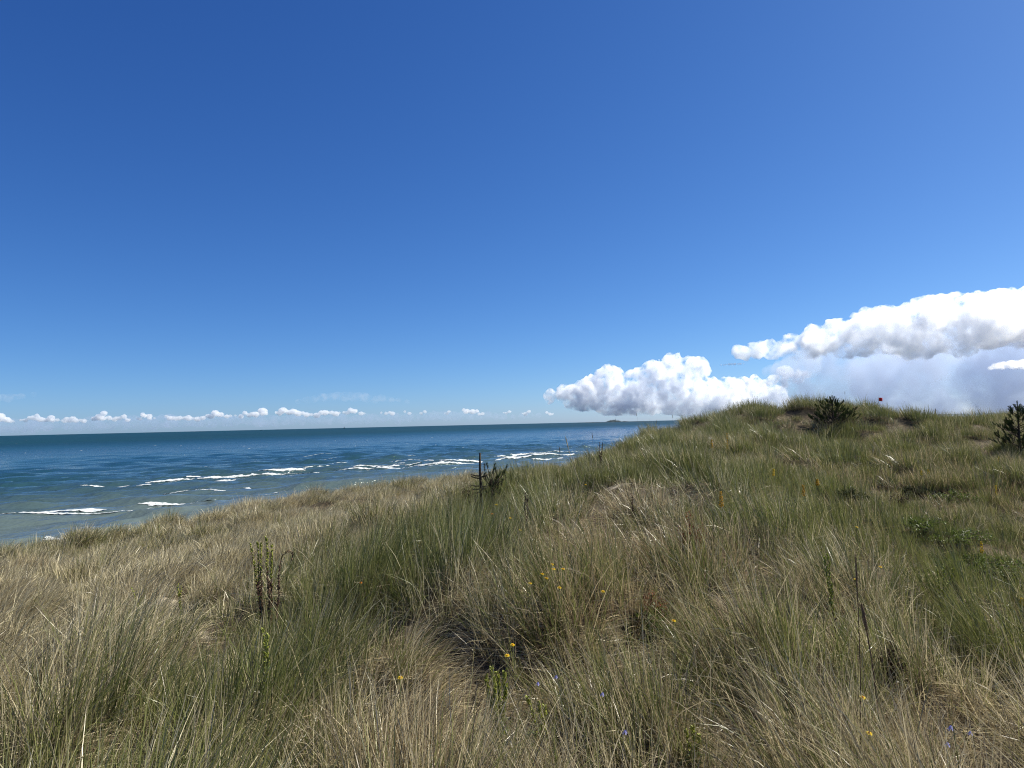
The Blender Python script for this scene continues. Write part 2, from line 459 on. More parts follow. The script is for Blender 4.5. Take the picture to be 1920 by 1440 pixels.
r5 = np.random.default_rng(55)
for i in range(26):                                              # spent foam drifting in thin streaks, parts of the water
    q = on_sea(r5.uniform(-30, 1000), 0); px = r5.uniform(-30, 1000); hy = 817 - 0.0231 * px; py = hy + (1010 - 817 - 0.12 * px) * r5.uniform(0.42, 0.95)
    q = on_sea(px, py)[:2]; s0, p0 = q @ SD, q @ SN; L = r5.uniform(4, 14); nu, nv = int(L / 0.2), 7
    U_, V_ = np.meshgrid(np.linspace(0, 1, nu), np.linspace(-0.22, 0.22, nv), indexing='ij'); sa = s0 + L * U_; pa = p0 + V_ + 0.5 * perlin(sa * 0.2, 0 * sa + 3.3 * i, 63)
    Zf = water_z(sa.ravel(), pa.ravel()).reshape(sa.shape) + 0.025
    cover = 0.05 + 0.9 * fbm(sa * 0.8, pa * 4.0 + i, 3, 68) - 0.6 * np.abs(V_) / 0.22 + 0.2
    Q = grid_faces(nu, nv); keep = cover.ravel()[Q].mean(1) > 0.1
    if keep.sum() < 4: continue
    Q = Q[keep]; used, inv = np.unique(Q, return_inverse=True)
    P3 = np.stack([(sa * SD[0] + pa * SN[0]).ravel(), (sa * SD[1] + pa * SN[1]).ravel(), Zf.ravel()], -1)[used]
    o = link('foam_streak', np_mesh('foam_streak', P3, quads=inv.reshape(-1, 4), mat=foam_mat), water); o['kind'] = 'stuff'

# small flecks of foam further out, too many and too small to tell apart
V = []; T = []
r3 = np.random.default_rng(9)
for k in range(70):
    px = r3.uniform(-40, 1330); hy = 817 - 0.0231 * px; py = hy + 10 + 75 * r3.random() ** 1.4
    q = on_sea(px, py); L = r3.uniform(0.2, 0.6) * (1 + q[1] / 500); W = 0.3 * L * r3.uniform(0.3, 1)
    base = len(V)
    ring = 7
    V.append((q[0], q[1], 0.16))
    for j in range(ring):
        an = j / ring * 6.283; rr = r3.uniform(0.6, 1.1)
        off_ = SD * math.cos(an) * L * rr + SN * math.sin(an) * W * rr
        V.append((q[0] + off_[0], q[1] + off_[1], 0.08))
    for j in range(ring): T.append((base, base + 1 + j, base + 1 + (j + 1) % ring))
foam = tag(link('foam_flecks', np_mesh('foam_flecks', V, tris=T, mat=foam_mat)), 'tiny white flecks of foam on the open sea', 'foam', kind='stuff')

# ------------------------------------------------------------------ marram grass
def grass_material(name):
    m, nt, b, out = mat_new(name)
    A = lambda n, t='GEOMETRY': nd(nt, 'ShaderNodeAttribute', attribute_name=n, attribute_type=t).outputs['Fac']
    hg, rn, rn2 = A('along'), A('pick'), A('pick2')
    tint = mth(nt, 'ADD', A('tint'), A('patch_tint', 'INSTANCER')); warm = mth(nt, 'ADD', A('warm'), A('patch_warm', 'INSTANCER'))
    g1 = mixrgb(nt, rn2, (0.036, 0.054, 0.011), (0.205, 0.228, 0.064))
    g1 = mixrgb(nt, mrange(nt, hg, 0.6, 1.0, 0, 0.6), g1, (0.36, 0.31, 0.12))
    straw = mixrgb(nt, rn2, (0.115, 0.088, 0.044), (0.80, 0.715, 0.46))
    straw = mixrgb(nt, mth(nt, 'MULTIPLY', warm, 0.8, True), straw, mixrgb(nt, rn2, (0.13, 0.070, 0.032), (0.40, 0.25, 0.12)))
    fac = mth(nt, 'ADD', mth(nt, 'MULTIPLY', mth(nt, 'SUBTRACT', tint, rn), 5.0), 0.5, True)
    fac = mth(nt, 'MULTIPLY', fac, mrange(nt, hg, 0.0, 0.30, 0.15, 1.0))
    c = mixrgb(nt, fac, straw, g1)
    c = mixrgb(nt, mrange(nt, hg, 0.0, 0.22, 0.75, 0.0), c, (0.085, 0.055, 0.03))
    nt.links.new(c, b.inputs['Base Color'])
    b.inputs['Roughness'].default_value = 0.38
    b.inputs['Specular IOR Level'].default_value = 0.6
    t = nd(nt, 'ShaderNodeBsdfTranslucent'); nt.links.new(c, t.inputs['Color'])
    mx = nd(nt, 'ShaderNodeMixShader'); mx.inputs[0].default_value = 0.30
    nt.links.new(b.outputs[0], mx.inputs[1]); nt.links.new(t.outputs[0], mx.inputs[2]); nt.links.new(mx.outputs[0], out.inputs['Surface'])
    return m

def grow(base, L, d, bend, W, seg, rs, flat=None, pk=None, pk2=None):
    """ribbon blades rooted at base, starting along d and bowing over: verts, quads, tris, along, pick, pick2"""
    n = len(L)
    d = d / np.linalg.norm(d, axis=1)[:, None]
    side_az = rs.uniform(0, 2 * np.pi, n)
    hd = d.copy(); hd[:, 2] = 0; hn = np.linalg.norm(hd, axis=1)[:, None]
    hd = np.where(hn > 0.02, hd / np.maximum(hn, 1e-6), np.stack([np.cos(side_az), np.sin(side_az), 0 * side_az], -1))
    pos = base.copy(); st = 2 * seg + 1
    V = np.zeros((n, st, 3), np.float32); AL = np.zeros((n, st), np.float32)
    sv = np.stack([np.cos(side_az), np.sin(side_az), np.full(n, 0.3)], -1)
    for k in range(seg + 1):
        t = k / seg
        side = np.cross(d, sv); side /= np.linalg.norm(side, axis=1)[:, None] + 1e-9
        if k < seg:
            w = (W * (1 - 0.82 * t ** 1.6) / 2)[:, None]
            V[:, 2 * k] = pos - side * w; V[:, 2 * k + 1] = pos + side * w; AL[:, 2 * k:2 * k + 2] = t
        else:
            V[:, 2 * seg] = pos; AL[:, 2 * seg] = 1
        pos = pos + d * (L / seg)[:, None]
        d = d + (hd * 0.55 - np.array([0, 0, 1]) * 0.75) * (bend * (0.35 + 0.9 * t) / seg * 1.6)[:, None] + rs.normal(0, 0.04, (n, 3))
        if flat is not None: d[:, 2] = np.where(flat, np.maximum(d[:, 2], -0.05), d[:, 2])
        d /= np.linalg.norm(d, axis=1)[:, None]
    o = np.arange(n) * st
    Q = np.concatenate([np.stack([o + 2 * k, o + 2 * k + 1, o + 2 * k + 3, o + 2 * k + 2], -1) for k in range(seg - 1)])
    T = np.stack([o + 2 * seg - 2, o + 2 * seg - 1, o + 2 * seg], -1)
    pk = rs.random(n) if pk is None else pk; pk2 = rs.random(n) if pk2 is None else pk2
    return V.reshape(-1, 3), Q, T, AL.ravel(), np.repeat(pk, st), np.repeat(pk2, st), st

class Bag:
    def __init__(s): s.V = []; s.Q = []; s.T = []; s.at = {}; s.n = 0
    def add(s, V, Q, T, **attrs):
        s.V.append(V); s.Q.append(np.asarray(Q, int).reshape(-1, 4) + s.n); s.T.append(np.asarray(T, int).reshape(-1, 3) + s.n)
        for k, v in attrs.items(): s.at.setdefault(k, []).append(v if np.ndim(v) else np.full(len(V), v))
        s.n += len(V)
    def mesh(s, name, mat):
        me = np_mesh(name, np.concatenate(s.V), tris=np.concatenate(s.T), quads=np.concatenate(s.Q), mat=mat)
        for k, v in s.at.items():
            v = np.concatenate(v)
            if v.ndim == 2: a = me.attributes.new(k, 'FLOAT_VECTOR', 'POINT'); a.data.foreach_set('vector', v.astype(np.float32).ravel())
            else: a = me.attributes.new(k, 'FLOAT', 'POINT'); a.data.foreach_set('value', v.astype(np.float32))
        return me

def scatter_tree(name, kinds, keep):
    """geometry nodes: loose points (kind >= 100) carry copies of the patches (kind < 50) stored in the same mesh; kind 50 passes as it is"""
    g = bpy.data.node_groups.new(name, 'GeometryNodeTree')
    g.interface.new_socket('Geometry', in_out='INPUT', socket_type='NodeSocketGeometry')
    g.interface.new_socket('Geometry', in_out='OUTPUT', socket_type='NodeSocketGeometry')
    N = g.nodes; Lk = g.links
    gi = N.new('NodeGroupInput'); go = N.new('NodeGroupOutput'); join = N.new('GeometryNodeJoinGeometry')
    def attr(nm, ty):
        n = N.new('GeometryNodeInputNamedAttribute'); n.data_type = ty; n.inputs[0].default_value = nm
        return n.outputs[0]
    kind = attr('kind', 'FLOAT'); rot = N.new('FunctionNodeEulerToRotation'); Lk.new(attr('turn', 'FLOAT_VECTOR'), rot.inputs[0]); scl = attr('size', 'FLOAT_VECTOR')
    def sel(v):
        c = N.new('FunctionNodeCompare'); c.data_type = 'FLOAT'; c.operation = 'EQUAL'; c.inputs['Epsilon'].default_value = 0.1
        Lk.new(kind, c.inputs[0]); c.inputs[1].default_value = v
        s_ = N.new('GeometryNodeSeparateGeometry'); s_.domain = 'POINT'; Lk.new(gi.outputs[0], s_.inputs[0]); Lk.new(c.outputs[0], s_.inputs[1])
        return s_.outputs[0]
    for k in kinds:
        i = N.new('GeometryNodeInstanceOnPoints')
        Lk.new(sel(100.0 + k), i.inputs['Points']); Lk.new(sel(float(k)), i.inputs['Instance']); Lk.new(rot.outputs[0], i.inputs['Rotation']); Lk.new(scl, i.inputs['Scale'])
        Lk.new(i.outputs[0], join.inputs[0])
    if keep: Lk.new(sel(50.0), join.inputs[0])
    Lk.new(join.outputs[0], go.inputs[0])
    return g

# how green (1) or straw coloured (0) the tufts grow, and how rusty, from place to place
_tint = [(100, 1100, .06, 0), (300, 1030, .10, 0), (500, 960, .10, 0), (700, 925, .14, 0), (820, 912, .18, 0), (150, 1025, .30, 0), (400, 1020, .06, 0), (580, 1000, .12, 0), (30, 1180, .16, 0), (200, 1180, .08, .1), (30, 1330, .35, .05), (120, 1260, .12, .05), (680, 960, .22, 0),
         (450, 1150, .80, 0), (380, 1300, .88, 0), (250, 1400, .80, 0), (215, 1320, .72, 0), (560, 1330, .62, .1), (700, 1050, .90, 0), (600, 1200, .74, 0), (620, 1100, .85, 0), (800, 990, .88, 0), (900, 1000, .85, 0), (960, 950, .88, 0), (850, 1130, .26, .1), (780, 1340, .12, .35), (870, 1230, .12, .35), (760, 1210, .5, .1),
         (1100, 870, .95, 0), (1040, 900, .92, 0), (1200, 850, .78, .1), (1150, 1000, .34, .7), (1150, 905, .30, .4), (1000, 1030, .55, .3), (1300, 1000, .42, .85), (1310, 880, .85, 0), (1450, 1000, .72, .1), (1400, 1080, .60, .2), (1250, 1150, .36, .85), (1350, 1180, .36, .1), (1250, 1350, .58, .1), (1100, 1300, .5, .15), (1100, 1180, .45, .4),
         (1600, 1200, .58, .1), (1500, 1330, .45, .15), (1800, 1250, .48, .15), (1850, 1380, .28, .15), (1650, 1380, .36, .2), (1700, 1150, .66, .1), (1420, 800, .92, .1), (1600, 790, .78, .3), (1500, 850, .70, .35), (1700, 850, .68, .45), (1800, 900, .55, .5), (1750, 1000, .90, .2), (1850, 1080, .88, .25), (1800, 800, .75, .3), (1560, 930, .78, .4), (1700, 790, .75, .3), (1650, 960, .85, .3)]
_tp = np.array([[*at(a_, b_, 0.3)[:2], c_, d_] for a_, b_, c_, d_ in _tint])
def tint_at(x, y):
    d2 = (x[:, None] - _tp[None, :, 0]) ** 2 + (y[:, None] - _tp[None, :, 1]) ** 2
    sc = 1 + 0.03 * (_tp[:, 0] ** 2 + _tp[:, 1] ** 2)
    w = 1 / (d2 / sc[None] + 0.05) ** 2
    w /= w.sum(1)[:, None]
    tn = w @ _tp[:, 2] + 0.26 * fbm(x / 1.1, y / 1.1, 2, 80) + 0.12 * perlin(x / 3.5, y / 3.5, 81)
    wm = w @ _tp[:, 3] + 0.35 * fbm(x / 0.8, y / 0.8, 2, 84)
    return np.clip(tn, 0.03, 0.96), np.clip(wm, 0, 1)

rs = np.random.default_rng(21)
LOW = [(1750, 1010, 1.5, .78), (1850, 1080, 1.3, .78), (1690, 960, 1.0, .8), (1150, 905, 0.7, .7), (935, 1360, .30, .32), (1012, 1390, .28, .35), (940, 1420, .3, .3), (505, 1130, .35, .6), (912, 945, 0.8, .7), (1560, 800, 0.6, .85), (1905, 845, 0.6, .85), (325, 1150, .55, .45), (345, 1200, .45, .5), (1300, 1400, .2, .5), (1787, 1361, .25, .6), (1047, 1269, .25, .6), (1040, 1090, 0.5, .5), (1225, 1140, 0.4, .6), (780, 1345, 0.6, .55), (880, 1240, 0.5, .6), (920, 1400, 0.4, .6), (1800, 960, 1.0, .6)]
_low = [(*at(px, py, 0.1)[:2], r_, k_) for px, py, r_, k_ in LOW]
def vigour(x, y, bd, rr):
    v = np.clip(1.22 - 0.80 * bd + 0.34 * (rr - 0.5) + 0.16 * perlin(x / 2.1, y / 2.1, 95), 0.45, 1.3)
    for qx, qy, r_, k_ in _low: v = v * (1 - (1 - k_) * (1 - sstep(0.4, 1.1, np.hypot(x - qx, y - qy) / r_)))
    return v
def wind_at(x, y):
    return np.where(x < 0, 0.45, 2.75 - 0.03 * x) * 1.0 + 0.8 * perlin(x / 2.6, y / 2.6, 90)

def sample(n, r0, r1, half):
    r = np.sqrt(rs.uniform(r0 * r0, r1 * r1, n)); a = rs.uniform(-half, half, n)
    return r * np.sin(a), r * np.cos(a)

bag = Bag()
Z3 = lambda n: np.zeros((n, 3), np.float32)
def field(r0, r1, half, tufts, per, seg, width, tall=1.0):
    """single blades, root by root"""
    area = half * (r1 * r1 - r0 * r0)
    x, y = sample(int(area * tufts), r0, r1, half)
    ox, oy, bd, rr = tussock(x, y)
    keep = rs.random(len(x)) < np.clip(1.50 - 1.75 * bd + 0.55 * perlin(x / 1.3, y / 1.3, 71), 0.05 + 0.33 * (r1 < 5), 1)
    keep &= rs.random(len(x)) > np.clip(bare_at(x, y) * 1.2, 0, 0.98)
    keep &= (np.hypot(x, y) > 1.1) & (rs.random(len(x)) > sstep(24, 30, x * SN[0] + y * SN[1]))
    x, y = x[keep], y[keep]
    n = len(x) * per
    tx, ty = np.repeat(x, per), np.repeat(y, per)
    bx = tx + rs.normal(0, 0.035, n); by = ty + rs.normal(0, 0.035, n)
    ox, oy, bd, rr = tussock(bx, by); vg = vigour(bx, by, bd, rr)
    tn, wm = tint_at(x, y); tn = np.repeat(tn, per); wm = np.repeat(wm, per)
    tn = np.clip(tn + 0.34 * (rr - 0.5), 0.03, 0.97)
    kindr = rs.random(n); lie = kindr < 0.20; short = (kindr > 0.70)
    L = rs.uniform(0.42, 0.88, n) * vg * tall; L = np.where(short, L * 0.58, L); L = np.where(lie, rs.uniform(0.15, 0.55, n), L)
    wa = wind_at(bx, by) + 1.6 * (rr - 0.5) + rs.normal(0, 0.32, n); az = rs.uniform(0, 2 * np.pi, n)
    arch = rs.random(n) > tn
    spread = np.where(arch, 0.42, 0.22)
    tilt = np.abs(rs.normal(0, spread)); tilt = np.where(lie, rs.uniform(1.1, 1.5, n), tilt)
    d = np.stack([np.sin(tilt) * np.cos(az), np.sin(tilt) * np.sin(az), np.cos(tilt)], -1)
    lean = np.where(arch, 0.52, 0.20) * rs.uniform(0.2, 1.4, n)
    rad_ = np.where(arch, 0.95, 0.60)
    d[:, 0] += lean * np.cos(wa) + rad_ * ox; d[:, 1] += lean * np.sin(wa) + rad_ * oy
    bend = np.where(arch, 1.5, 0.6) * rs.uniform(0.1, 1, n) ** 1.4
    base = np.stack([bx, by, height(bx, by) - 0.02], -1)
    pk = np.where(lie, 0.55 + 0.45 * rs.random(n), rs.random(n))
    V, Q, T, al, p1, p2, st = grow(base, L, d, bend, width * rs.uniform(0.6, 1.3, n), seg, rs, flat=lie, pk=pk)
    m = len(V)
    bag.add(V, Q, T, kind=np.full(m, 50.0), turn=Z3(m), size=Z3(m), along=al, pick=p1, pick2=p2, tint=np.repeat(tn, st), warm=np.repeat(wm, st), patch_tint=np.zeros(m), patch_warm=np.zeros(m))
    return n
nb = field(1.9, 4.6, 0.90, 66, 40, 4, 0.0056, 1.0) + field(4.6, 8.0, 0.84, 60, 31, 4, 0.0058, 0.86) + field(8.0, 13, 0.80, 46, 22, 3, 0.0072, 0.74)

# fallen straw on the soil between the tufts
for r0, r1, dn in ((1.9, 6.0, 620), (6.0, 10.0, 160)):
    bx, by = sample(int(0.86 * (r1 * r1 - r0 * r0) * dn), r0, r1, 0.86); n = len(bx); az = rs.uniform(0, 2 * np.pi, n); el = rs.uniform(-0.05, 0.30, n)
    d = np.stack([np.cos(az) * np.cos(el), np.sin(az) * np.cos(el), np.sin(el)], -1); base = np.stack([bx, by, height(bx, by) + rs.uniform(0.003, 0.05, n)], -1)
    V, Q, T, al, p1, p2, st = grow(base, rs.uniform(0.10, 0.42, n), d, np.full(n, 0.1), 0.0052 * rs.uniform(0.6, 1.3, n), 3, rs, flat=np.ones(n, bool), pk=np.full(n, 0.99))
    m = len(V); bag.add(V, Q, T, kind=np.full(m, 50.0), turn=Z3(m), size=Z3(m), along=np.maximum(al, 0.3), pick=p1, pick2=p2, tint=np.zeros(m), warm=np.repeat(np.clip(rs.normal(0.15, 0.25, n), 0, 1), st), patch_tint=np.zeros(m), patch_warm=np.zeros(m))

# beyond that the same grass stands in patches
KF = 14
for k in range(KF):
    n = 270; a2 = rs.uniform(0, 2 * np.pi, n); r_ = 0.34 * np.sqrt(rs.random(n)); upr = k < KF // 2
    base = np.stack([r_ * np.cos(a2), r_ * np.sin(a2), np.full(n, -0.06)], -1)
    L = rs.uniform(0.30, 0.66, n) * np.where(rs.random(n) > 0.7, 0.6, 1.0) * (1.08 - 0.4 * r_ / 0.34)
    tilt = np.abs(rs.normal(0, 0.24 if upr else 0.42, n)); az = rs.uniform(0, 2 * np.pi, n)
    d = np.stack([np.sin(tilt) * np.cos(az) + (0.2 if upr else 0.5) * rs.uniform(0.2, 1.4, n), np.sin(tilt) * np.sin(az), np.cos(tilt)], -1)
    d[:, 0] += 0.8 * base[:, 0]; d[:, 1] += 0.8 * base[:, 1]
    V, Q, T, al, p1, p2, st = grow(base, L, d, (0.6 if upr else 1.4) * rs.uniform(0.1, 1, n), 0.0098 * rs.uniform(0.6, 1.3, n), 3, rs)
    m = len(V)
    bag.add(V, Q, T, kind=np.full(m, float(k)), turn=Z3(m), size=Z3(m), along=al, pick=p1, pick2=p2, tint=np.zeros(m), warm=np.zeros(m), patch_tint=np.zeros(m), patch_warm=np.zeros(m))
PT = []
for r0, r1, dens in ((13, 24, 8.0), (24, 46, 5.5)):
    x, y = sample(int(0.80 * (r1 * r1 - r0 * r0) * dens), r0, r1, 0.80)
    ox, oy, bd, rr = tussock(x, y)
    k = rs.random(len(x)) < np.clip(1.55 - 1.5 * bd + 0.5 * perlin(x / 2.3, y / 2.3, 71), 0.34, 1)
    k &= rs.random(len(x)) > sstep(24, 30, x * SN[0] + y * SN[1])
    k &= rs.random(len(x)) > np.clip(bare_at(x, y) * 1.2, 0, 0.98)
    PT.append(np.stack([x[k], y[k]], -1))
a_ = rs.uniform(0.9, 2 * np.pi - 0.9, 500); r_ = np.sqrt(rs.uniform(1.6 ** 2, 10 ** 2, 500)); PT.append(np.stack([r_ * np.sin(a_), r_ * np.cos(a_)], -1))   # around and behind the standpoint
x, y = np.concatenate(PT).T; z = height(x, y)
ox, oy, bd, rr = tussock(x, y); tn, wm = tint_at(x, y)
tn = np.clip(tn + 0.3 * (rr - 0.5), 0.03, 0.97)
kd = np.where(rs.random(len(x)) < 0.1 + tn, rs.integers(0, KF // 2, len(x)), rs.integers(KF // 2, KF, len(x))).astype(float)
gx_ = (height(x + 0.3, y) - height(x - 0.3, y)) / 0.6; gy_ = (height(x, y + 0.3) - height(x, y - 0.3)) / 0.6
# patches stand on the slope: tilt half-way with it, after turning them down the wind
wd = wind_at(x, y) + rs.normal(0, 0.6, len(x)); cw, sw = np.cos(wd), np.sin(wd)
turn = np.stack([0.5 * np.arctan(gy_), -0.5 * np.arctan(gx_), wd], -1)
sz = vigour(x, y, bd, rr) * rs.uniform(0.85, 1.12, len(x))
n = len(x)
bag.add(np.stack([x, y, z], -1), np.zeros((0, 4)), np.zeros((0, 3)), kind=100.0 + kd, turn=turn, size=np.stack([sz, sz, sz], -1), along=np.zeros(n), pick=np.zeros(n), pick2=np.zeros(n), tint=np.zeros(n), warm=np.zeros(n), patch_tint=tn, patch_warm=wm)
grass_mat = grass_material('marram_blades')
grass = link('marram_grass', bag.mesh('marram_grass', grass_mat))
md = grass.modifiers.new('scatter', 'NODES'); md.node_group = scatter_tree('marram_grass', range(KF), True)
tag(grass, 'dense green and straw coloured dune grass covering the slopes', 'grass', kind='stuff')
print('BLADES', nb, 'patches', n, 'tris', sum(len(q) for q in bag.Q) * 2 + sum(len(t) for t in bag.T))
# ------------------------------------------------------------------ plant building blocks
class MB:
    """collects tubes, leaves and blobs, then becomes one mesh"""
    def __init__(s): s.V = []; s.F = []
    def tube(s, pts, radii, n=6, cap=True):
        pts = [np.asarray(p, float) for p in pts]; b0 = len(s.V)
        for i, p in enumerate(pts):
            t = pts[min(i + 1, len(pts) - 1)] - pts[max(i - 1, 0)]; t = t / (np.linalg.norm(t) + 1e-9)
            a = np.cross(t, (0.31, 0.2, 0.93) if abs(t[2]) < 0.8 else (1, 0.1, 0)); a /= np.linalg.norm(a); b_ = np.cross(t, a)
            for k in range(n):
                an = 2 * math.pi * k / n; s.V.append(p + radii[i] * (math.cos(an) * a + math.sin(an) * b_))
        for i in range(len(pts) - 1):
            for k in range(n):
                k2 = (k + 1) % n; s.F.append((b0 + i * n + k, b0 + i * n + k2, b0 + (i + 1) * n + k2, b0 + (i + 1) * n + k))
        if cap: s.F.append(tuple(b0 + k for k in range(n))[::-1]); s.F.append(tuple(b0 + (len(pts) - 1) * n + k for k in range(n)))
    def leaf(s, p, d, up, L, W, fold=0.15):
        p = np.asarray(p, float); d = np.asarray(d, float); d /= np.linalg.norm(d); sd = np.cross(d, up); sd /= np.linalg.norm(sd) + 1e-9; u = np.cross(sd, d)
        b0 = len(s.V)
        s.V += [p, p + d * L * 0.35 + sd * W / 2 + u * fold * W, p + d * L * 0.4, p + d * L * 0.35 - sd * W / 2 + u * fold * W, p + d * L - u * 0.12 * L, p + d * L * 0.72 + sd * W * 0.33, p + d * L * 0.72 - sd * W * 0.33]
        s.F += [(b0, b0 + 1, b0 + 2), (b0, b0 + 2, b0 + 3), (b0 + 1, b0 + 5, b0 + 2), (b0 + 2, b0 + 6, b0 + 3), (b0 + 2, b0 + 5, b0 + 4), (b0 + 2, b0 + 4, b0 + 6)]
    def needle(s, p, d, L, W):
        sd = np.cross(d, (0.3, 0.5, 0.8)); sd /= np.linalg.norm(sd) + 1e-9; b0 = len(s.V)
        s.V += [p - sd * W / 2, p + sd * W / 2, p + d * L]; s.F.append((b0, b0 + 1, b0 + 2))
    def blob(s, c, r, n=6, m=4, stretch=(1, 1, 1), rnd=None):
        b0 = len(s.V); c = np.asarray(c, float)
        for i in range(m + 1):
            th = math.pi * i / m
            for k in range(n):
                an = 2 * math.pi * k / n; q = 1 if rnd is None else rnd.uniform(0.75, 1.2)
                s.V.append(c + r * q * np.array([math.sin(th) * math.cos(an) * stretch[0], math.sin(th) * math.sin(an) * stretch[1], math.cos(th) * stretch[2]]))
        for i in range(m):
            for k in range(n):
                k2 = (k + 1) % n; s.F.append((b0 + i * n + k, b0 + (i + 1) * n + k, b0 + (i + 1) * n + k2, b0 + i * n + k2))
    def build(s, name, mat, parent=None, smooth=True):
        return mesh_obj(name, s.V, s.F, mat, parent, smooth)

M_BARK = plain('pine_bark', (0.075, 0.055, 0.04), 0.9, 0.2, 0.4, 60)
M_NEEDLE = plain('pine_needles', (0.034, 0.058, 0.018), 0.5, 0.35, 0.45, 9, 0.15)
M_NEEDLE_YOUNG = plain('pine_needles_light', (0.065, 0.092, 0.030), 0.5, 0.35, 0.35, 9, 0.15)
M_DEAD = plain('dead_wood', (0.045, 0.036, 0.026), 0.9, 0.2, 0.4, 50)
M_BROWN = plain('withered_brown', (0.07, 0.045, 0.028), 0.9, 0.15, 0.5, 40)
M_RUST = plain('rusty_seed', (0.17, 0.06, 0.03), 0.85, 0.2, 0.4, 50, 0.2)
M_STEMG = plain('green_stem', (0.11, 0.13, 0.04), 0.7, 0.3, 0.3, 60)
M_STEMB = plain('brown_stem', (0.075, 0.045, 0.03), 0.8, 0.25, 0.4, 60)
M_LEAF = plain('herb_leaf', (0.085, 0.120, 0.026), 0.5, 0.4, 0.35, 40, 0.35)
M_SCRUB = plain('scrub_leaf', (0.050, 0.062, 0.022), 0.6, 0.3, 0.5, 30, 0.2)
M_POD = plain('green_pod', (0.32, 0.35, 0.055), 0.55, 0.4, 0.3, 60, 0.3)
M_PODB = plain('brown_pod', (0.085, 0.05, 0.03), 0.8, 0.25, 0.5, 60)
M_YEL = plain('yellow_petals', (0.85, 0.64, 0.03), 0.6, 0.3, 0.10, 80, 0.3)
M_ORA = plain('orange_petals', (0.80, 0.30, 0.02), 0.6, 0.3, 0.12, 80, 0.3)
M_GOLD = plain('goldenrod_bloom', (0.62, 0.36, 0.02), 0.7, 0.3, 0.25, 80, 0.3)
M_BLUE = plain('harebell_petals', (0.36, 0.36, 0.68), 0.6, 0.3, 0.12, 80, 0.4)
M_STRAW = plain('dry_straw', (0.50, 0.42, 0.25), 0.6, 0.4, 0.18, 25)
M_SEED = plain('seed_head', (0.15, 0.10, 0.06), 0.85, 0.2, 0.4, 120)
M_SEEDP = plain('pale_seed_head', (0.46, 0.38, 0.23), 0.8, 0.2, 0.2, 120)
M_RED = plain('red_cloth', (0.62, 0.035, 0.03), 0.8, 0.2, 0.12, 8, 0.2)
M_POLE = plain('weathered_pole', (0.42, 0.38, 0.32), 0.8, 0.2, 0.25, 20)

def base_for(px, py, h): return at(px, py, h)

# ------------------------------------------------------------------ young pines
def pine_shoot(r, tr, cr, cy, p, d, L):
    d = d / np.linalg.norm(d)
    tr.tube([p, p + d * L * 0.9], [0.007, 0.003], 4)
    m = int(190 * L / 0.2)
    tgt = cy if r.random() < 0.25 else cr
    u = r.random(m) ** 0.8; az = r.uniform(0, 6.283, m); a = np.cross(d, (0.2, 0.5, 0.84)); a /= np.linalg.norm(a); b_ = np.cross(d, a)
    dd = (np.cos(az)[:, None] * a + np.sin(az)[:, None] * b_) * r.uniform(0.55, 0.95, m)[:, None] + d * r.uniform(0.5, 1.0, m)[:, None]; dd /= np.linalg.norm(dd, axis=1)[:, None]
    pb_ = p + d * L * u[:, None]; sd = np.cross(dd, (0.3, 0.5, 0.8)); sd *= 0.0026 / (np.linalg.norm(sd, axis=1)[:, None] + 1e-9); ln = r.uniform(0.032, 0.056, m)[:, None]
    b0 = len(tgt.V); tgt.V += list(np.stack([pb_ - sd, pb_ + sd, pb_ + dd * ln], 1).reshape(-1, 3)); tgt.F += [(b0 + 3 * q, b0 + 3 * q + 1, b0 + 3 * q + 2) for q in range(m)]

def pine(px, py_base, py_top, width_px, seed, label, lean=0.0, asym=0.0, depth_h=0.25, nsh=84):
    r = np.random.default_rng(seed)
    g = at(px, py_base, depth_h); dep = g[1]
    top = pix(px, py_top, dep)[2]; H = top - g[2]; R = width_px / 2 / FPX * dep
    t = empty('pine_tree', g)
    tag(t, label, 'tree', 'young pines on the dunes')
    tr = MB(); n = 7
    trunk = [np.array([lean * H * (k / n) ** 1.5, 0, H * 0.93 * k / n - (0.06 if k == 0 else 0)]) for k in range(n + 1)]
    tr.tube(trunk, [0.032 * (1 - 0.8 * k / n) * (0.6 + 0.5 * H) for k in range(n + 1)], 7)
    cr = MB(); cy = MB()
    shoot = lambda p, d, L: pine_shoot(r, tr, cr, cy, p, d, L)
    for w in range(nsh):                                         # limbs fill a rounded cone, each ending in upturned shoots
        f = 0.04 + 0.86 * r.random() ** 1.35; az = r.uniform(0, 6.283); P0 = np.array([lean * H * f ** 1.5, 0, H * 0.93 * f * 0.9])
        rr = R * (1.0 - f) ** 0.75 * math.sqrt(r.uniform(0.12, 1.0)) * (1 + asym * math.cos(az)) * r.uniform(0.85, 1.12)
        P2 = P0 + np.array([rr * math.cos(az), rr * math.sin(az), 0.42 * rr + 0.03 * H]); P1 = (P0 + P2) / 2 - np.array([0, 0, 0.06 * rr])
        tr.tube([P0, P1, P2], [0.010, 0.007, 0.005], 4); o_ = np.array([math.cos(az), math.sin(az), 0]) * (0.75 - 0.5 * f)
        for j in range(3):
            u = 1.0 if j == 0 else r.uniform(0.45, 0.95); P = P1 + (P2 - P1) * u
            shoot(P, o_ + r.normal(0, 0.22, 3) + np.array([0, 0, 0.95]), r.uniform(0.085, 0.14) * min(1.25, H))
    for k in range(4):
        az = k * 1.57 + 0.4; shoot(trunk[-2], np.array([0.45 * math.cos(az), 0.45 * math.sin(az), 0.9]), 0.20 * min(1.2, H))
    shoot(trunk[-1] - np.array([0, 0, 0.12 * H]), np.array([lean, 0, 1.0]), 0.19 * H)
    tr.build('trunk', M_BARK, t); cr.build('crown', M_NEEDLE, t); cy.build('young_needles', M_NEEDLE_YOUNG, t)
    return t
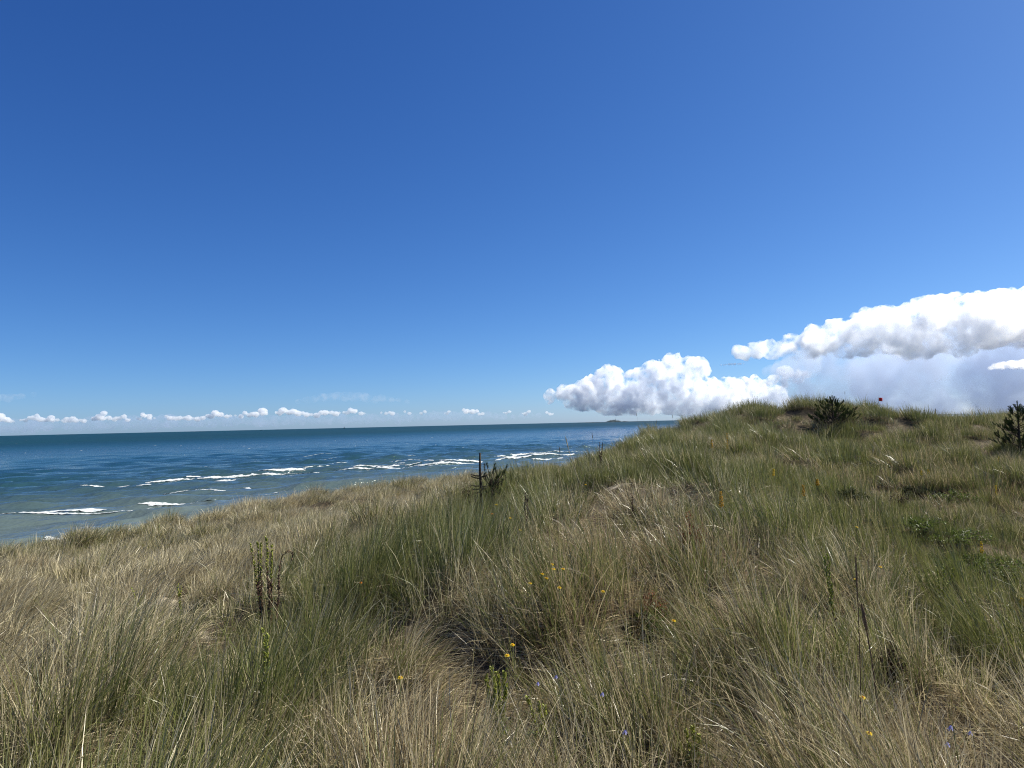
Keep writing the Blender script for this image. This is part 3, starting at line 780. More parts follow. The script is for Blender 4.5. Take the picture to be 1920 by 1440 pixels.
pine(1563, 802, 742, 106, 5, 'dark bushy little pine on the hill below the red flag', depth_h=0.12)
pine(1913, 848, 752, 112, 6, 'taller dark young pine cut off by the right edge of the picture', asym=0.15, depth_h=0.10)
g = at(924, 946, 0.10); dep = g[1]; r = np.random.default_rng(77)
t = tag(empty('pine_tree', g), 'small open pine with separate tufts behind the bare dead sapling', 'tree', 'young pines on the dunes')
tr = MB(); cr = MB(); cy = MB(); fork = pix(922, 908, dep) - g
tr.tube([(0, 0, -0.05), fork * np.array([.6, 1, .5]), fork], [0.022, 0.018, 0.015], 6)
for px, py, ln in [(909, 884, 16), (915, 880, 13), (926, 882, 15), (931, 890, 13), (945, 888, 17), (949, 897, 12), (919, 896, 13), (936, 902, 12), (928, 906, 13), (912, 902, 12), (941, 893, 12), (922, 890, 13), (934, 896, 12), (906, 896, 10), (940, 908, 10), (916, 912, 12), (926, 916, 12), (934, 914, 11), (920, 922, 12), (930, 924, 11), (914, 926, 11), (936, 926, 10), (925, 932, 11)]:
    P = pix(px, py, dep + r.normal(0, 0.10)) - g; d = np.array([r.normal(0.05, 0.22), r.normal(0, 0.25), 1.0]); L = ln * dep / FPX
    tr.tube([fork * r.uniform(0.6, 1.0), (fork + P) / 2 - np.array([0, 0, 0.02]), P], [0.009, 0.007, 0.005], 5); pine_shoot(r, tr, cr, cy, P, d, L)
tr.build('trunk', M_BARK, t); cr.build('crown', M_NEEDLE, t); cy.build('young_needles', M_NEEDLE_YOUNG, t)

# bare dead sapling with a few stiff side twigs
g = at(902, 950, 0.10); dep = g[1]
t = tag(empty('dead_sapling', g), 'bare dark dead sapling standing upright in front of the small pine', 'tree')
m = MB(); top = pix(900, 849, dep); H = top[2] - g[2]
m.tube([(0, 0, -0.1), (0.004, 0, H * 0.35), (-0.006, 0, H * 0.7), (top[0] - g[0], 0, H)], [0.030, 0.026, 0.022, 0.017], 7); m.build('trunk', M_DEAD, t)
r = np.random.default_rng(31)
for f, L, az, el in [(0.60, .17, 3.1, .10), (0.56, .18, 3.35, .16), (0.43, .19, 3.0, .02), (0.38, .18, 3.4, -.05), (0.33, .16, 2.9, -.22), (0.58, .14, 0.2, .25), (0.42, .14, 0.3, -.05), (0.38, .16, -0.5, .1), (0.48, .16, 1.6, .2), (0.50, .16, -1.5, .15), (0.62, .14, 1.2, .3)]:
    b = MB(); d = np.array([math.cos(az) * math.cos(el), math.sin(az) * math.cos(el), math.sin(el)]); p0 = np.array([0, 0, H * f])
    b.tube([p0, p0 + d * L * 0.55, p0 + d * L + np.array([0, 0, 0.02])], [0.015, 0.012, 0.006], 5)
    for k in range(9):
        u = r.uniform(0.3, 1); b.needle(p0 + d * L * u, (d + r.normal(0, 0.6, 3)) / 1.3, 0.035, 0.004)
    b.build('branch', M_DEAD, t)

# withered brown bush beside it
def brown_bush(px, py, w_px, h_px, seed, label, mat=None, twigs=46, name='withered_shrub', cat='shrub', hh=0.15, leafm=None):
    r = np.random.default_rng(seed); g = at(px, py, hh); k = g[1] / FPX; R = w_px / 2 * k; H = h_px * k + hh
    t = tag(empty(name, g), label, cat)
    st = MB(); lv = MB()
    for i in range(twigs):
        az = r.uniform(0, 6.283); rr = R * math.sqrt(r.random()); top = np.array([rr * math.cos(az), rr * math.sin(az), H * r.uniform(0.5, 1.0) * (1.1 - 0.5 * rr / R)])
        mid = top * np.array([0.45, 0.45, 0.6]) + r.normal(0, 0.02, 3); st.tube([(top[0] * .15, top[1] * .15, -0.03), mid, top], [0.006, 0.004, 0.002], 4)
        for j in range(14 if mat else 34):
            u = r.uniform(0.25, 1.05); p = mid + (top - mid) * u + r.normal(0, 0.022, 3)
            lv.leaf(p, r.normal(0, 1, 3) + np.array([0, 0, 0.4]), (0.2, 0.3, 0.9), r.uniform(0.018, 0.04) * (1 if mat else 1.2), r.uniform(0.008, 0.018) * (1 if mat else 1.25))
    st.build('stems', M_STEMB, t); o = lv.build('dry_leaves' if mat else 'leaves', mat or leafm, t); o['kind'] = 'stuff'
    return t
brown_bush(876, 944, 36, 40, 41, 'dark brown withered bush beside the dead sapling', M_BROWN)
brown_bush(1295, 1015, 60, 55, 42, 'rusty brown dock with dry seeds in the grass of the ridge', M_RUST, 34, 'dock_plant', 'plant', 0.25)
brown_bush(1222, 1140, 46, 40, 43, 'rusty red sorrel beside the low green herbs in the middle', M_RUST, 24, 'sorrel_plant', 'plant', 0.2)
brown_bush(1672, 1255, 46, 60, 44, 'dark brown dried plant right of the tall dark seed stalks', M_BROWN, 22, 'dried_plant', 'plant', 0.1)
brown_bush(1685, 945, 46, 26, 45, 'small dark reddish tuft of shrub on the slope above the green hollow', M_BROWN, 30, 'dwarf_shrub', 'shrub', 0.1)

for i, (px, py, w, h, lab) in enumerate([(1560, 868, 60, 12, 'dark low scrub on the upper slope left of the two golden spikes'), (1630, 880, 74, 13, 'dark low scrub in the middle of the right slope'), (1712, 925, 80, 13, 'dark low scrub just above the small reddish tuft'),
        (1770, 868, 70, 11, 'dark low scrub high on the slope left of the pine at the edge'), (1885, 980, 70, 14, 'dark low scrub at the right edge above the hollow'), (1600, 930, 60, 12, 'dark low scrub on the rim of the ridge by the golden spikes')]):
    brown_bush(px, py, w, h, 80 + i, lab, None, 60, 'low_scrub', 'shrub', 0.12, M_SCRUB)
# low green creeping shrubs in the hollow
for i, (px, py, w, h, lab) in enumerate([
        (1755, 1010, 200, 18, 'bright green creeping shrub in the middle of the hollow'), (1830, 1060, 190, 16, 'green creeping shrub on the lower edge of the hollow'),
        (1690, 985, 150, 16, 'dark green creeping shrub at the upper left of the hollow'), (1895, 1100, 80, 26, 'green creeping shrub by the right edge of the picture'),
        (1790, 945, 100, 22, 'green creeping shrub on the slope above the hollow'), (1225, 1180, 70, 40, 'low green herbs under the rusty sorrel')]):
    brown_bush(px, py, w, h, 60 + i, lab, None, 110 if i < 5 else 40, 'creeping_shrub' if i < 5 else 'green_herb', 'shrub' if i < 5 else 'plant', 0.06, M_LEAF)

# ------------------------------------------------------------------ tall herbs with pods
def herb(px, py_base, tips, seed, label, h0=0.0, pod=M_POD, low=M_PODB, leafy=1.0, green_from=0.45, stem=M_STEMB, leaves=True):
    """tips: (px, py) of each stem's tip; the stems rise from one root"""
    r = np.random.default_rng(seed); g = at(px, py_base, h0)
    t = tag(empty('evening_primrose', g), label, 'plant', 'tall herbs with pods along their stems')
    pg = MB(); pb = MB(); lf = MB()
    for (tx, ty) in tips:
        tip = pix(tx, ty, g[1] + r.uniform(-0.05, 0.05)) - g; H = tip[2]; b = MB()
        pts = []
        for k in range(9):
            f = k / 8; pts.append(np.array([tip[0] * (0.25 * f + 0.75 * f * f), tip[1] * f, -0.03 + (H + 0.03) * f]) + (r.normal(0, 0.006, 3) if 0 < k < 8 else 0))
        b.tube(pts, [0.0066 * (1 - 0.7 * k / 8) for k in range(9)], 5); b.build('stem', stem, t)
        n = int(120 * leafy * max(H, 0.2))
        for q in range(n):
            f = r.uniform(0.30, 1.0); i = min(7, int(f * 8)); p = pts[i] + (pts[i + 1] - pts[i]) * (f * 8 - i); az = r.uniform(0, 6.283)
            d = np.array([math.cos(az) * 0.65, math.sin(az) * 0.65, 0.85]); d /= np.linalg.norm(d); L = r.uniform(0.022, 0.040) * (1.15 - 0.5 * f)
            tgt = pg if f > green_from + r.uniform(-0.1, 0.1) else pb
            tgt.tube([p, p + d * L * 0.5, p + d * L], [0.0022, 0.0058, 0.001], 4, False)
        if leaves:
            for q in range(int(26 * leafy)):
                f = r.uniform(0.02, 0.6); i = min(7, int(f * 8)); p = pts[i]; az = r.uniform(0, 6.283)
                lf.leaf(p, (math.cos(az), math.sin(az), r.uniform(0.1, 0.6)), (0, 0, 1), r.uniform(0.035, 0.075), r.uniform(0.010, 0.018))
    for mb, nm, mt in ((pg, 'green_pods', pod), (pb, 'brown_pods', low), (lf, 'leaves', M_LEAF)):
        if mb.V: o = mb.build(nm, mt, t); o['kind'] = 'stuff'
    return t
herb(492, 1225, [(470, 1020), (483, 1018), (490, 1016)], 101, 'dark stemmed herb with three green tips, leftmost of the tall three', leafy=1.2, green_from=0.72)
herb(507, 1225, [(499, 1008), (510, 1022)], 102, 'dark stemmed herb with two green tips beside the drooping one', leafy=1.3, green_from=0.70)
t = herb(521, 1225, [(524, 1062)], 103, 'dark withered herb with its top drooping over to the right', pod=M_PODB, green_from=2, leafy=0.9, leaves=False)
r = np.random.default_rng(9); g = np.array(t.location); P = [pix(524, 1064, g[1]), pix(528, 1043, g[1]), pix(540, 1033, g[1]), pix(549, 1035, g[1]), pix(547, 1050, g[1])]; b = MB()
b.tube([p - g for p in P], [0.004, 0.0036, 0.0032, 0.003, 0.004], 5)
for q in range(40):
    i = r.integers(0, 4); p = P[i] + (P[i + 1] - P[i]) * r.random() - g; b.leaf(p, r.normal(0, 1, 3) - np.array([0, 0, 0.6]), (0.2, 0.3, 0.9), 0.03, 0.01)
b.build('drooping_tip', M_PODB, t)
herb(498, 1330, [(492, 1180), (503, 1190)], 104, 'leafy yellowish green herb in front of the tall three', leafy=1.2, green_from=0.2, stem=M_STEMG)
herb(940, 1440, [(910, 1268), (921, 1252), (932, 1262), (948, 1256)], 105, 'bright green podded herb at the bottom edge, left one of the pair', leafy=3.2, green_from=0.1, stem=M_STEMB)
herb(1022, 1450, [(988, 1308), (1010, 1318), (1021, 1326)], 106, 'bright green herb on a dark bent stem, right one of the pair', leafy=2.2, green_from=0.45, stem=M_STEMB)
herb(1300, 1450, [(1285, 1372), (1300, 1362), (1315, 1375)], 107, 'yellow green leafy herb rising from the bottom edge right of the middle', leafy=1.6, green_from=0.1, stem=M_STEMG)
herb(1570, 1220, [(1545, 1045), (1550, 1038)], 108, 'slim dark green herb left of the tall dark seed stalks', leafy=1.0, green_from=0.3)
herb(1768, 1180, [(1755, 1062), (1772, 1050), (1786, 1066)], 109, 'yellowish herb with many fine tips below the green hollow', leafy=0.9, green_from=0.2, stem=M_STEMG)
herb(262, 1165, [(247, 1102)], 110, 'slim yellow green herb left of the bare sand', leafy=1.2, green_from=0.1, stem=M_STEMG, leaves=False)
herb(338, 1165, [(334, 1095), (340, 1100)], 111, 'short green herb at the right edge of the bare sand', leafy=1.2, green_from=0.1, stem=M_STEMG, leaves=False)
herb(987, 1010, [(985, 925), (990, 930)], 112, 'dark upright herb stalk between the yellow flowers and the pale bent straw', leafy=0.7, green_from=2, leaves=False)
herb(1126, 880, [(1124, 830), (1130, 828)], 113, 'dark dry herb stalks on the green crest above the sea', leafy=0.9, green_from=2, leaves=False)
herb(1187, 985, [(1185, 905)], 114, 'thin dark stalk standing in the pale grass right of the bent straw', leafy=0.4, green_from=2, leaves=False)

# ------------------------------------------------------------------ flowers
def flower(px, py, h, seed, label, mat=M_YEL, size=0.017, lean=0.03):
    r = np.random.default_rng(seed); g = at(px, py, h)
    t = tag(empty('yellow_flower', g), label, 'flower', 'single yellow flowers in the grass')
    top = np.array([r.normal(0, lean), r.normal(0, lean), h]); b = MB(); b.tube([(-top[0] * .4, 0, -0.02), top * 0.5, top], [0.0022, 0.0018, 0.0016], 5); b.tube([top - np.array([0, 0, 0.012]), top], [0.003, 0.006], 6); b.build('stem', M_STEMG, t)
    f = MB(); k = 14; nrm = np.array([0.25, -0.45, 0.85])
    for ring, (ln, el) in enumerate(((1.0, 0.12), (0.65, 0.5))):
        for i in range(k):
            az = 2 * math.pi * (i + 0.5 * ring) / k; d = np.array([math.cos(az), math.sin(az), el + 0.35 * math.cos(az) * -0.3 + math.sin(az) * 0.3])
            f.leaf(top, d, (0, 0, 1), size * ln * r.uniform(0.85, 1.15), 0.0075, 0.05)
    fh = f.build('flower_head', mat, t); ds = MB(); ds.blob(top + np.array([0, 0, 0.003]), 0.0055, 6, 4); ds.build('disc', M_ORA, fh)
    return t
FL = [(1033, 1066, 'left of the two topmost flowers of the yellow cluster'), (1042, 1067, 'right of the two topmost flowers of the yellow cluster'), (1025, 1072, 'yellow flower just below the topmost pair of the cluster'), (1021, 1079, 'bright yellow flower in the middle of the cluster'),
      (1018, 1090, 'lowest bright flower of the yellow cluster'), (997, 1099, 'pale yellow flower left of and below the cluster'), (1044, 1106, 'yellow flower below the cluster, right of it'), (928, 946, 'yellow flower in the green grass below the small pine'),
      (958, 973, 'yellow flower right of the orange one on the ridge'), (977, 994, 'tiny yellow flower below the ridge beside the dark herb stalk'), (1102, 909, 'yellow flower beside the pale bent straw'), (972, 1209, 'deep yellow flower standing alone over the dry grass in the middle'),
      (955, 1228, 'yellow bud just below the deep yellow flower'), (750, 1271, 'yellow flower low at the foot of the dry tussock'), (1118, 1116, 'lone yellow flower right of the cluster'), (1260, 1165, 'lone yellow flower by the rusty sorrel'), (1656, 1066, 'yellow flower at the lower edge of the hollow'),
      (1626, 1311, 'yellow flower beside the bent dark stalk'), (1612, 1372, 'yellow flower near the bottom below the dark stalks'), (1612, 1088, 'pale yellow flower touching the tall dark seed stalk'), (1607, 988, 'small yellow flower on the rim of the hollow')]
for i, (px, py, lab) in enumerate(FL): flower(px, py, 0.56 if py < 1250 else 0.44, 200 + i, lab, M_YEL)
flower(922, 966, 0.42, 230, 'orange yellow flower in the green grass left of the yellow ones', M_ORA); flower(675, 1097, 0.42, 231, 'orange flower alone in the green grass left of the middle', M_ORA)

def goldenrod(px, py, len_px, seed, label, h=0.62, mat=M_GOLD):
    r = np.random.default_rng(seed); g = at(px, py, h); k = g[1] / FPX; Lh = len_px * k
    t = tag(empty('goldenrod', g), label, 'flower', 'goldenrod spikes among the grass')
    b = MB(); lean = r.normal(0, 0.05); tip = np.array([lean, 0, h + 0.1 * Lh]); b.tube([(-0.02, 0, -0.02), tip * np.array([0.4, 1, 0.5]), tip], [0.004, 0.003, 0.0015], 5)
    for i in range(14):
        f = r.uniform(0.15, 0.75); az = r.uniform(0, 6.283); b.leaf(tip * f, (math.cos(az), math.sin(az), 0.5), (0, 0, 1), 0.06, 0.011)
    b.build('stem', M_STEMG, t)
    f = MB()
    for i in range(90):
        u = r.random(); az = r.uniform(0, 6.283); rr = 0.022 * (1 - 0.6 * u) * math.sqrt(r.random()) + 0.004
        p = tip - np.array([0, 0, Lh * (1 - u)]) + np.array([rr * math.cos(az), rr * math.sin(az), 0]); f.blob(p, r.uniform(0.0045, 0.0075), 5, 3)
    f.build('flower_spike', mat, t)
for i, (px, py, L, h, lab) in enumerate([(1357, 925, 28, .62, 'golden flower spike standing alone in the grass of the ridge'), (1514, 912, 22, .55, 'left and taller of the two golden spikes on the right slope'), (1526, 901, 12, .6, 'right and smaller of the two golden spikes on the right slope'),
        (1368, 815, 30, .55, 'orange golden spike against the dark tussock on the hill crest'), (1334, 826, 16, .5, 'faint golden spike left of the dark tussock on the crest'), (1453, 882, 14, .45, 'yellow green spike on the upper slope between the two ridges'), (1867, 858, 10, .4, 'small yellow spike on the slope below the pine at the edge'),
        (1866, 912, 20, .4, 'yellow spike amid reddish grass at the far right'), (1831, 1020, 22, .3, 'slender yellow spike on the right of the green hollow'), (1908, 1123, 14, .3, 'bright yellow spike close to the right edge below the hollow'), (1728, 884, 8, .3, 'left of two faint yellow spikes in the middle of the right slope'), (1742, 882, 8, .3, 'right of two faint yellow spikes in the middle of the right slope')]):
    goldenrod(px, py, L, 260 + i, lab, h, M_GOLD if i < 5 else M_YEL)

for i, (px, py, lab) in enumerate([(1047, 1269, 'pale blue harebell, upper right of the pair near the bottom middle'), (1013, 1283, 'pale blue harebell, lower left of the pair near the bottom middle'), (1134, 1300, 'faint blue harebell between the pair and the violet one'),
        (1177, 1373, 'violet blue harebell low in the green grass right of the middle'), (1787, 1361, 'largest blue harebell at the lower right'), (1823, 1371, 'small blue harebell right of the largest one'), (1781, 1392, 'small blue harebell below the largest one')]):
    r = np.random.default_rng(300 + i); h = 0.46; g = at(px, py, h); t = tag(empty('harebell', g), lab, 'flower', 'blue harebells near the bottom')
    b = MB(); b.tube([(0.03, 0.02, -0.02), (0.02, 0, h * 0.6), (0, 0, h + 0.01), (-0.008, 0, h + 0.006)], [0.0014, 0.0012, 0.001, 0.001], 5); b.build('stem', M_STEMG, t)
    f = MB(); c0 = np.array([-0.010, 0, h]); s_ = 1.05 if i == 4 else 0.8
    f.tube([c0, c0 + np.array([-0.003, -0.002, -0.006]) * s_, c0 + np.array([-0.006, -0.004, -0.016]) * s_], [0.003, 0.008 * s_, 0.011 * s_], 10, False)
    for k in range(5):
        az = k * 1.2566; f.leaf(c0 + np.array([-0.006 + 0.009 * math.cos(az), -0.004 + 0.009 * math.sin(az), -0.015]) * s_, (math.cos(az) * 0.8, math.sin(az) * 0.8, -0.5), (0, 0, 1), 0.012 * s_, 0.010 * s_)
    f.build('bell', M_BLUE, t)

# ------------------------------------------------------------------ single stalks
def stalk(xb, yb, xt, yt, label, head=0.10, hb=0.3, r0=0.0022, rh=0.006, smat=M_STRAW, hmat=M_SEED, bow=0.04, name='grass_stalk', dd=0.0):
    g = at(xb, yb, hb); tip = pix(xt, yt, g[1] + dd) - g; root = np.array([0.0, 0, -0.02])
    t = tag(empty(name, g), label, 'grass stalk', 'single stalks above the grass')
    side = np.array([1.0, 0, 0]) * bow
    pts = [root + (tip - root) * f + side * math.sin(math.pi * f) * tip[2] for f in np.linspace(0, 1, 8)]
    b = MB(); b.tube(pts, [r0 * (1.15 - 0.5 * k / 7) for k in range(8)], 6); b.build('stem', smat, t)
    if head:
        h = MB(); d = pts[-1] - pts[-2]; d /= np.linalg.norm(d); a = pts[-1] - d * head
        rnd = np.random.default_rng(int(xt)); k = 12
        h.tube([a + d * head * f + rnd.normal(0, rh * 0.12, 3) for f in np.linspace(0, 1.03, k)], [rh * x_ for x_ in (0.3, .7, .95, 1.05, 1, 1.05, .95, .95, .85, .7, .45, .12)], 7)
        for q in range(50):
            f = rnd.random(); p = a + d * head * f; o_ = rnd.normal(0, 1, 3); o_ -= d * (o_ @ d); o_ /= np.linalg.norm(o_); h.needle(p + o_ * rh * 0.7, (o_ * 0.6 + d) / 1.2, rh * 2.2, rh * 0.5)
        h.build('seed_head', hmat, t)
    return t
stalk(1612, 1430, 1604, 1040, 'tall thin dark seed stalk on the right, the higher of the two', 0.20, 0.05, 0.0028, 0.0048, M_STEMB, M_SEED, 0.01)
stalk(1655, 1450, 1616, 1132, 'thick dark seed head on a leaning stalk, the lower of the two', 0.16, 0.0, 0.0045, 0.0088, M_STEMB, M_SEED, 0.02)
stalk(1098, 925, 1060, 818, 'long pale straw leaning left in front of the sea', 0.22, 0.05, 0.0048, 0.008, M_STRAW, M_SEEDP, -0.03)
stalk(1046, 1022, 1094, 938, 'pale broken straw lying slantwise below the leaning one', 0.0, 0.20, 0.0048, 0.006, M_STRAW, M_SEEDP, 0.02)
stalk(578, 1045, 556, 985, 'pale seed head above the straw grass right of the tall herbs', 0.22, 0.15, 0.004, 0.011, M_STRAW, M_SEEDP, -0.02)
stalk(603, 1040, 602, 985, 'slim pale seed head, right neighbour of the thicker one', 0.16, 0.15, 0.003, 0.007, M_STRAW, M_SEEDP, 0.0)
for i, (xb, yb, xt, yt, lab) in enumerate([(1202, 830, 1193, 775, 'single dark seed head leaning left above the horizon'), (1232, 822, 1231, 788, 'short dark seed head left of the group on the crest'), (1262, 818, 1261, 778, 'thin seed head on the crest, third before the dark tussock'), (1298, 815, 1297, 781, 'thick dark seed head on the crest, second before the dark tussock'),
        (1313, 812, 1313, 777, 'tallest upright seed head right before the dark tussock'), (1326, 812, 1325, 782, 'last short seed head against the sea before the hill'), (1385, 800, 1383, 757, 'thin seed stalk above the dark tussock on the hill'), (1585, 775, 1584, 734, 'thin stalk sticking up behind the bushy little pine'), (1048, 900, 1049, 838, 'dark stalk in front of the breaking waves'), (1112, 860, 1110, 812, 'dark tipped stalk on the green crest by the water')]):
    stalk(xb, yb, xt, yt, lab, 0.11, 0.15, 0.0022, 0.0062, M_STEMB, M_SEED, 0.015)

# ------------------------------------------------------------------ flag, post, far shore, ships
g = at(1650, 775, 0.05); dep = g[1] + 3.0; gx0 = pix(1648, 760, dep); g = np.array([gx0[0], dep, hz(gx0[0], dep)]); H = pix(1648, 745, dep)[2] - g[2]
t = tag(empty('red_flag', g), 'small red flag on a pole behind the crest of the hill', 'flag')
b = MB(); b.tube([(0, 0, -0.2), (0, 0, H)], [0.012, 0.010], 7); b.build('pole', M_POLE, t)
s_ = dep / FPX; n_, m_ = 7, 5; V = []; 
for j in range(m_):
    for i in range(n_): V.append((i / (n_ - 1) * 7.5 * s_, 0.02 * math.sin(i * 1.3), H - 0.01 - j / (m_ - 1) * 6.5 * s_ - 0.12 * i / (n_ - 1) * 5 * s_))
F = [(j * n_ + i, j * n_ + i + 1, (j + 1) * n_ + i + 1, (j + 1) * n_ + i) for j in range(m_ - 1) for i in range(n_ - 1)]
cl = mesh_obj('flag_cloth', V, F, M_RED, t, True); so = cl.modifiers.new('thickness', 'SOLIDIFY'); so.thickness = 0.004
g = at(1754, 792, 0.05); dep = g[1] + 2; q = pix(1754, 770, dep); g = np.array([q[0], dep, hz(q[0], dep)]); H = pix(1754, 766, dep)[2] - g[2]
t = tag(empty('marker_post', g), 'thin bare post on the far dune right of the red flag', 'post')
b = MB(); b.tube([(0, 0, -0.2), (0, 0, H)], [0.016, 0.012], 7); b.build('post', M_DEAD, t); b = MB(); b.tube([(-0.09, 0, H * 0.86), (0.09, 0, H * 0.86)], [0.008, 0.008], 6); b.build('crossbar', M_DEAD, t)

M_FAR = plain('far_shore', (0.035, 0.052, 0.062), 0.9, 0.1, 0.3, 0.01); M_FARW = plain('far_masonry', (0.30, 0.29, 0.27), 0.8, 0.2, 0.1, 0.2)  # bluish cast of the far shore paints in the haze of distance
DI = 11000.0; a0, a1 = pix(1040, 0, DI)[0], pix(1262, 0, DI)[0]
xs = np.linspace(a0, a1, 260); ys = np.linspace(0, 600, 9); XX, YY = np.meshgrid(xs, ys, indexing='ij'); px_ = np.interp(XX, [a0, a1], [1040, 1262])
ridge = 5 * sstep(1040, 1075, px_) * (1 - sstep(1215, 1262, px_)) + 26 * np.exp(-((px_ - 1131) / 11.0) ** 4) + 8 * np.exp(-((px_ - 1152) / 5.0) ** 2) + 3 * np.exp(-((px_ - 1090) / 9.0) ** 2)
ZZ = (ridge * (1 + 0.35 * fbm(XX / 60, YY / 60, 3, 12))) * np.sin(np.pi * YY / 600) ** 0.5 - 1.0
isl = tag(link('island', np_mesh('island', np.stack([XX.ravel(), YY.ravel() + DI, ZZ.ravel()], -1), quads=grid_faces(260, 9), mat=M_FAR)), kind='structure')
q = pix(1135, 0, DI)[0]; t = tag(empty('lighthouse', (q, DI + 300, 18)), 'tiny lighthouse on the far island at the horizon', 'lighthouse')
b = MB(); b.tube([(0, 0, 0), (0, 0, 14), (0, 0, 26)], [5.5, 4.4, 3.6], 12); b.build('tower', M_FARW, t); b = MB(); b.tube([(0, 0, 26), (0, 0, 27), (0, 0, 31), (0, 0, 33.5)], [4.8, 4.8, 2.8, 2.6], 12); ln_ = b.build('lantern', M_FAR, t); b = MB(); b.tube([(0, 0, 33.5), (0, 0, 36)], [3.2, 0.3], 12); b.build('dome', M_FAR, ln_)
for i, (px, py, hgt_, L, lab) in enumerate([(645, 802, 26, 34, 'tiny sailing ship on the horizon left of the middle'), (490, 806, 9, 40, 'tiny low ship on the horizon far to the left')]):
    D = 9500.0; q = pix(px, py, D); t = tag(empty('ship', (q[0], D, 0)), lab, 'ship')
    hull = [(-L / 2, 0, 3.5), (-L / 2 * .8, -3, 3), (L / 2 * .7, -3, 3), (L / 2, 0, 4), (L / 2 * .7, 3, 3), (-L / 2 * .8, 3, 3), (-L / 2 * .8, 0, -1), (-L / 2 * .7, -1.5, -1), (L / 2 * .6, -1.5, -1), (L / 2 * .8, 0, -1), (L / 2 * .6, 1.5, -1), (-L / 2 * .7, 1.5, -1)]
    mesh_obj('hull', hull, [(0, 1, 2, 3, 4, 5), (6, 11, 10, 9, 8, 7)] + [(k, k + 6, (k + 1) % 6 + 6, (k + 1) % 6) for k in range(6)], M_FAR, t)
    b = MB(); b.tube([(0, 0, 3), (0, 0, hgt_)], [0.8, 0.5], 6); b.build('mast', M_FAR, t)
    if i == 0:
        mesh_obj('sail', [(1, -.2, 5), (12, -.2, 6), (1, -.2, 24), (1, .2, 5), (12, .2, 6), (1, .2, 24)], [(0, 1, 2), (5, 4, 3), (0, 3, 4, 1), (1, 4, 5, 2), (2, 5, 3, 0)], M_FARW, t)
    else:
        b = MB(); b.tube([(-12, 0, 3), (-12, 0, 8)], [3, 2.6], 8); b.build('cabin', M_FARW, t)
# ------------------------------------------------------------------ clouds
_g3 = np.random.default_rng(8).normal(0, 1, (512, 3)); _g3 /= np.linalg.norm(_g3, axis=1)[:, None]
def perlin3(P):
    I = np.floor(P).astype(np.int64); Fr = P - I; U = Fr ** 3 * (Fr * (Fr * 6 - 15) + 10); out_ = np.zeros(len(P))
    for a in (0, 1):
        for b_ in (0, 1):
            for c_ in (0, 1):
                h = _perm[(_perm[(_perm[(I[:, 0] + a) & 511] + I[:, 1] + b_) & 511] + I[:, 2] + c_) & 511]
                w = (U[:, 0] if a else 1 - U[:, 0]) * (U[:, 1] if b_ else 1 - U[:, 1]) * (U[:, 2] if c_ else 1 - U[:, 2])
                out_ += w * ((_g3[h] * (Fr - np.array([a, b_, c_]))).sum(1))
    return out_ * 1.4

_cloud_mats = {}
def cloud_mat(od_m, aniso, grain_m, erode, tone):
    """water droplets: od_m metres of full cloud dim a ray to a third; grain_m: size of the billows that thin it out"""
    key = (round(od_m), aniso, round(grain_m), erode, tone)
    if key not in _cloud_mats:
        m = bpy.data.materials.new('cloud_droplets'); m.use_nodes = True; nt = m.node_tree; nt.nodes.remove(nt.nodes['Principled BSDF'])
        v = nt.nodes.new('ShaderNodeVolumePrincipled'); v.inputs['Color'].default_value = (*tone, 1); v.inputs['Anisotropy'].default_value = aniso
        if erode > 0:
            tc = nt.nodes.new('ShaderNodeTexCoord')
            f = noise_tex(nt, 1.0 / grain_m, 5, tc.outputs['Object'], 0.62)
            d = mrange(nt, f, 0.5 - 0.10 * (2 - erode), 0.5 + 0.16 * erode, 0.0, 2.0 / od_m)
            nt.links.new(d, v.inputs['Density'])
        else:
            v.inputs['Density'].default_value = 1.0 / od_m
        nt.links.new(v.outputs[0], nt.nodes['Material Output'].inputs['Volume'])
        _cloud_mats[key] = m
    return _cloud_mats[key]

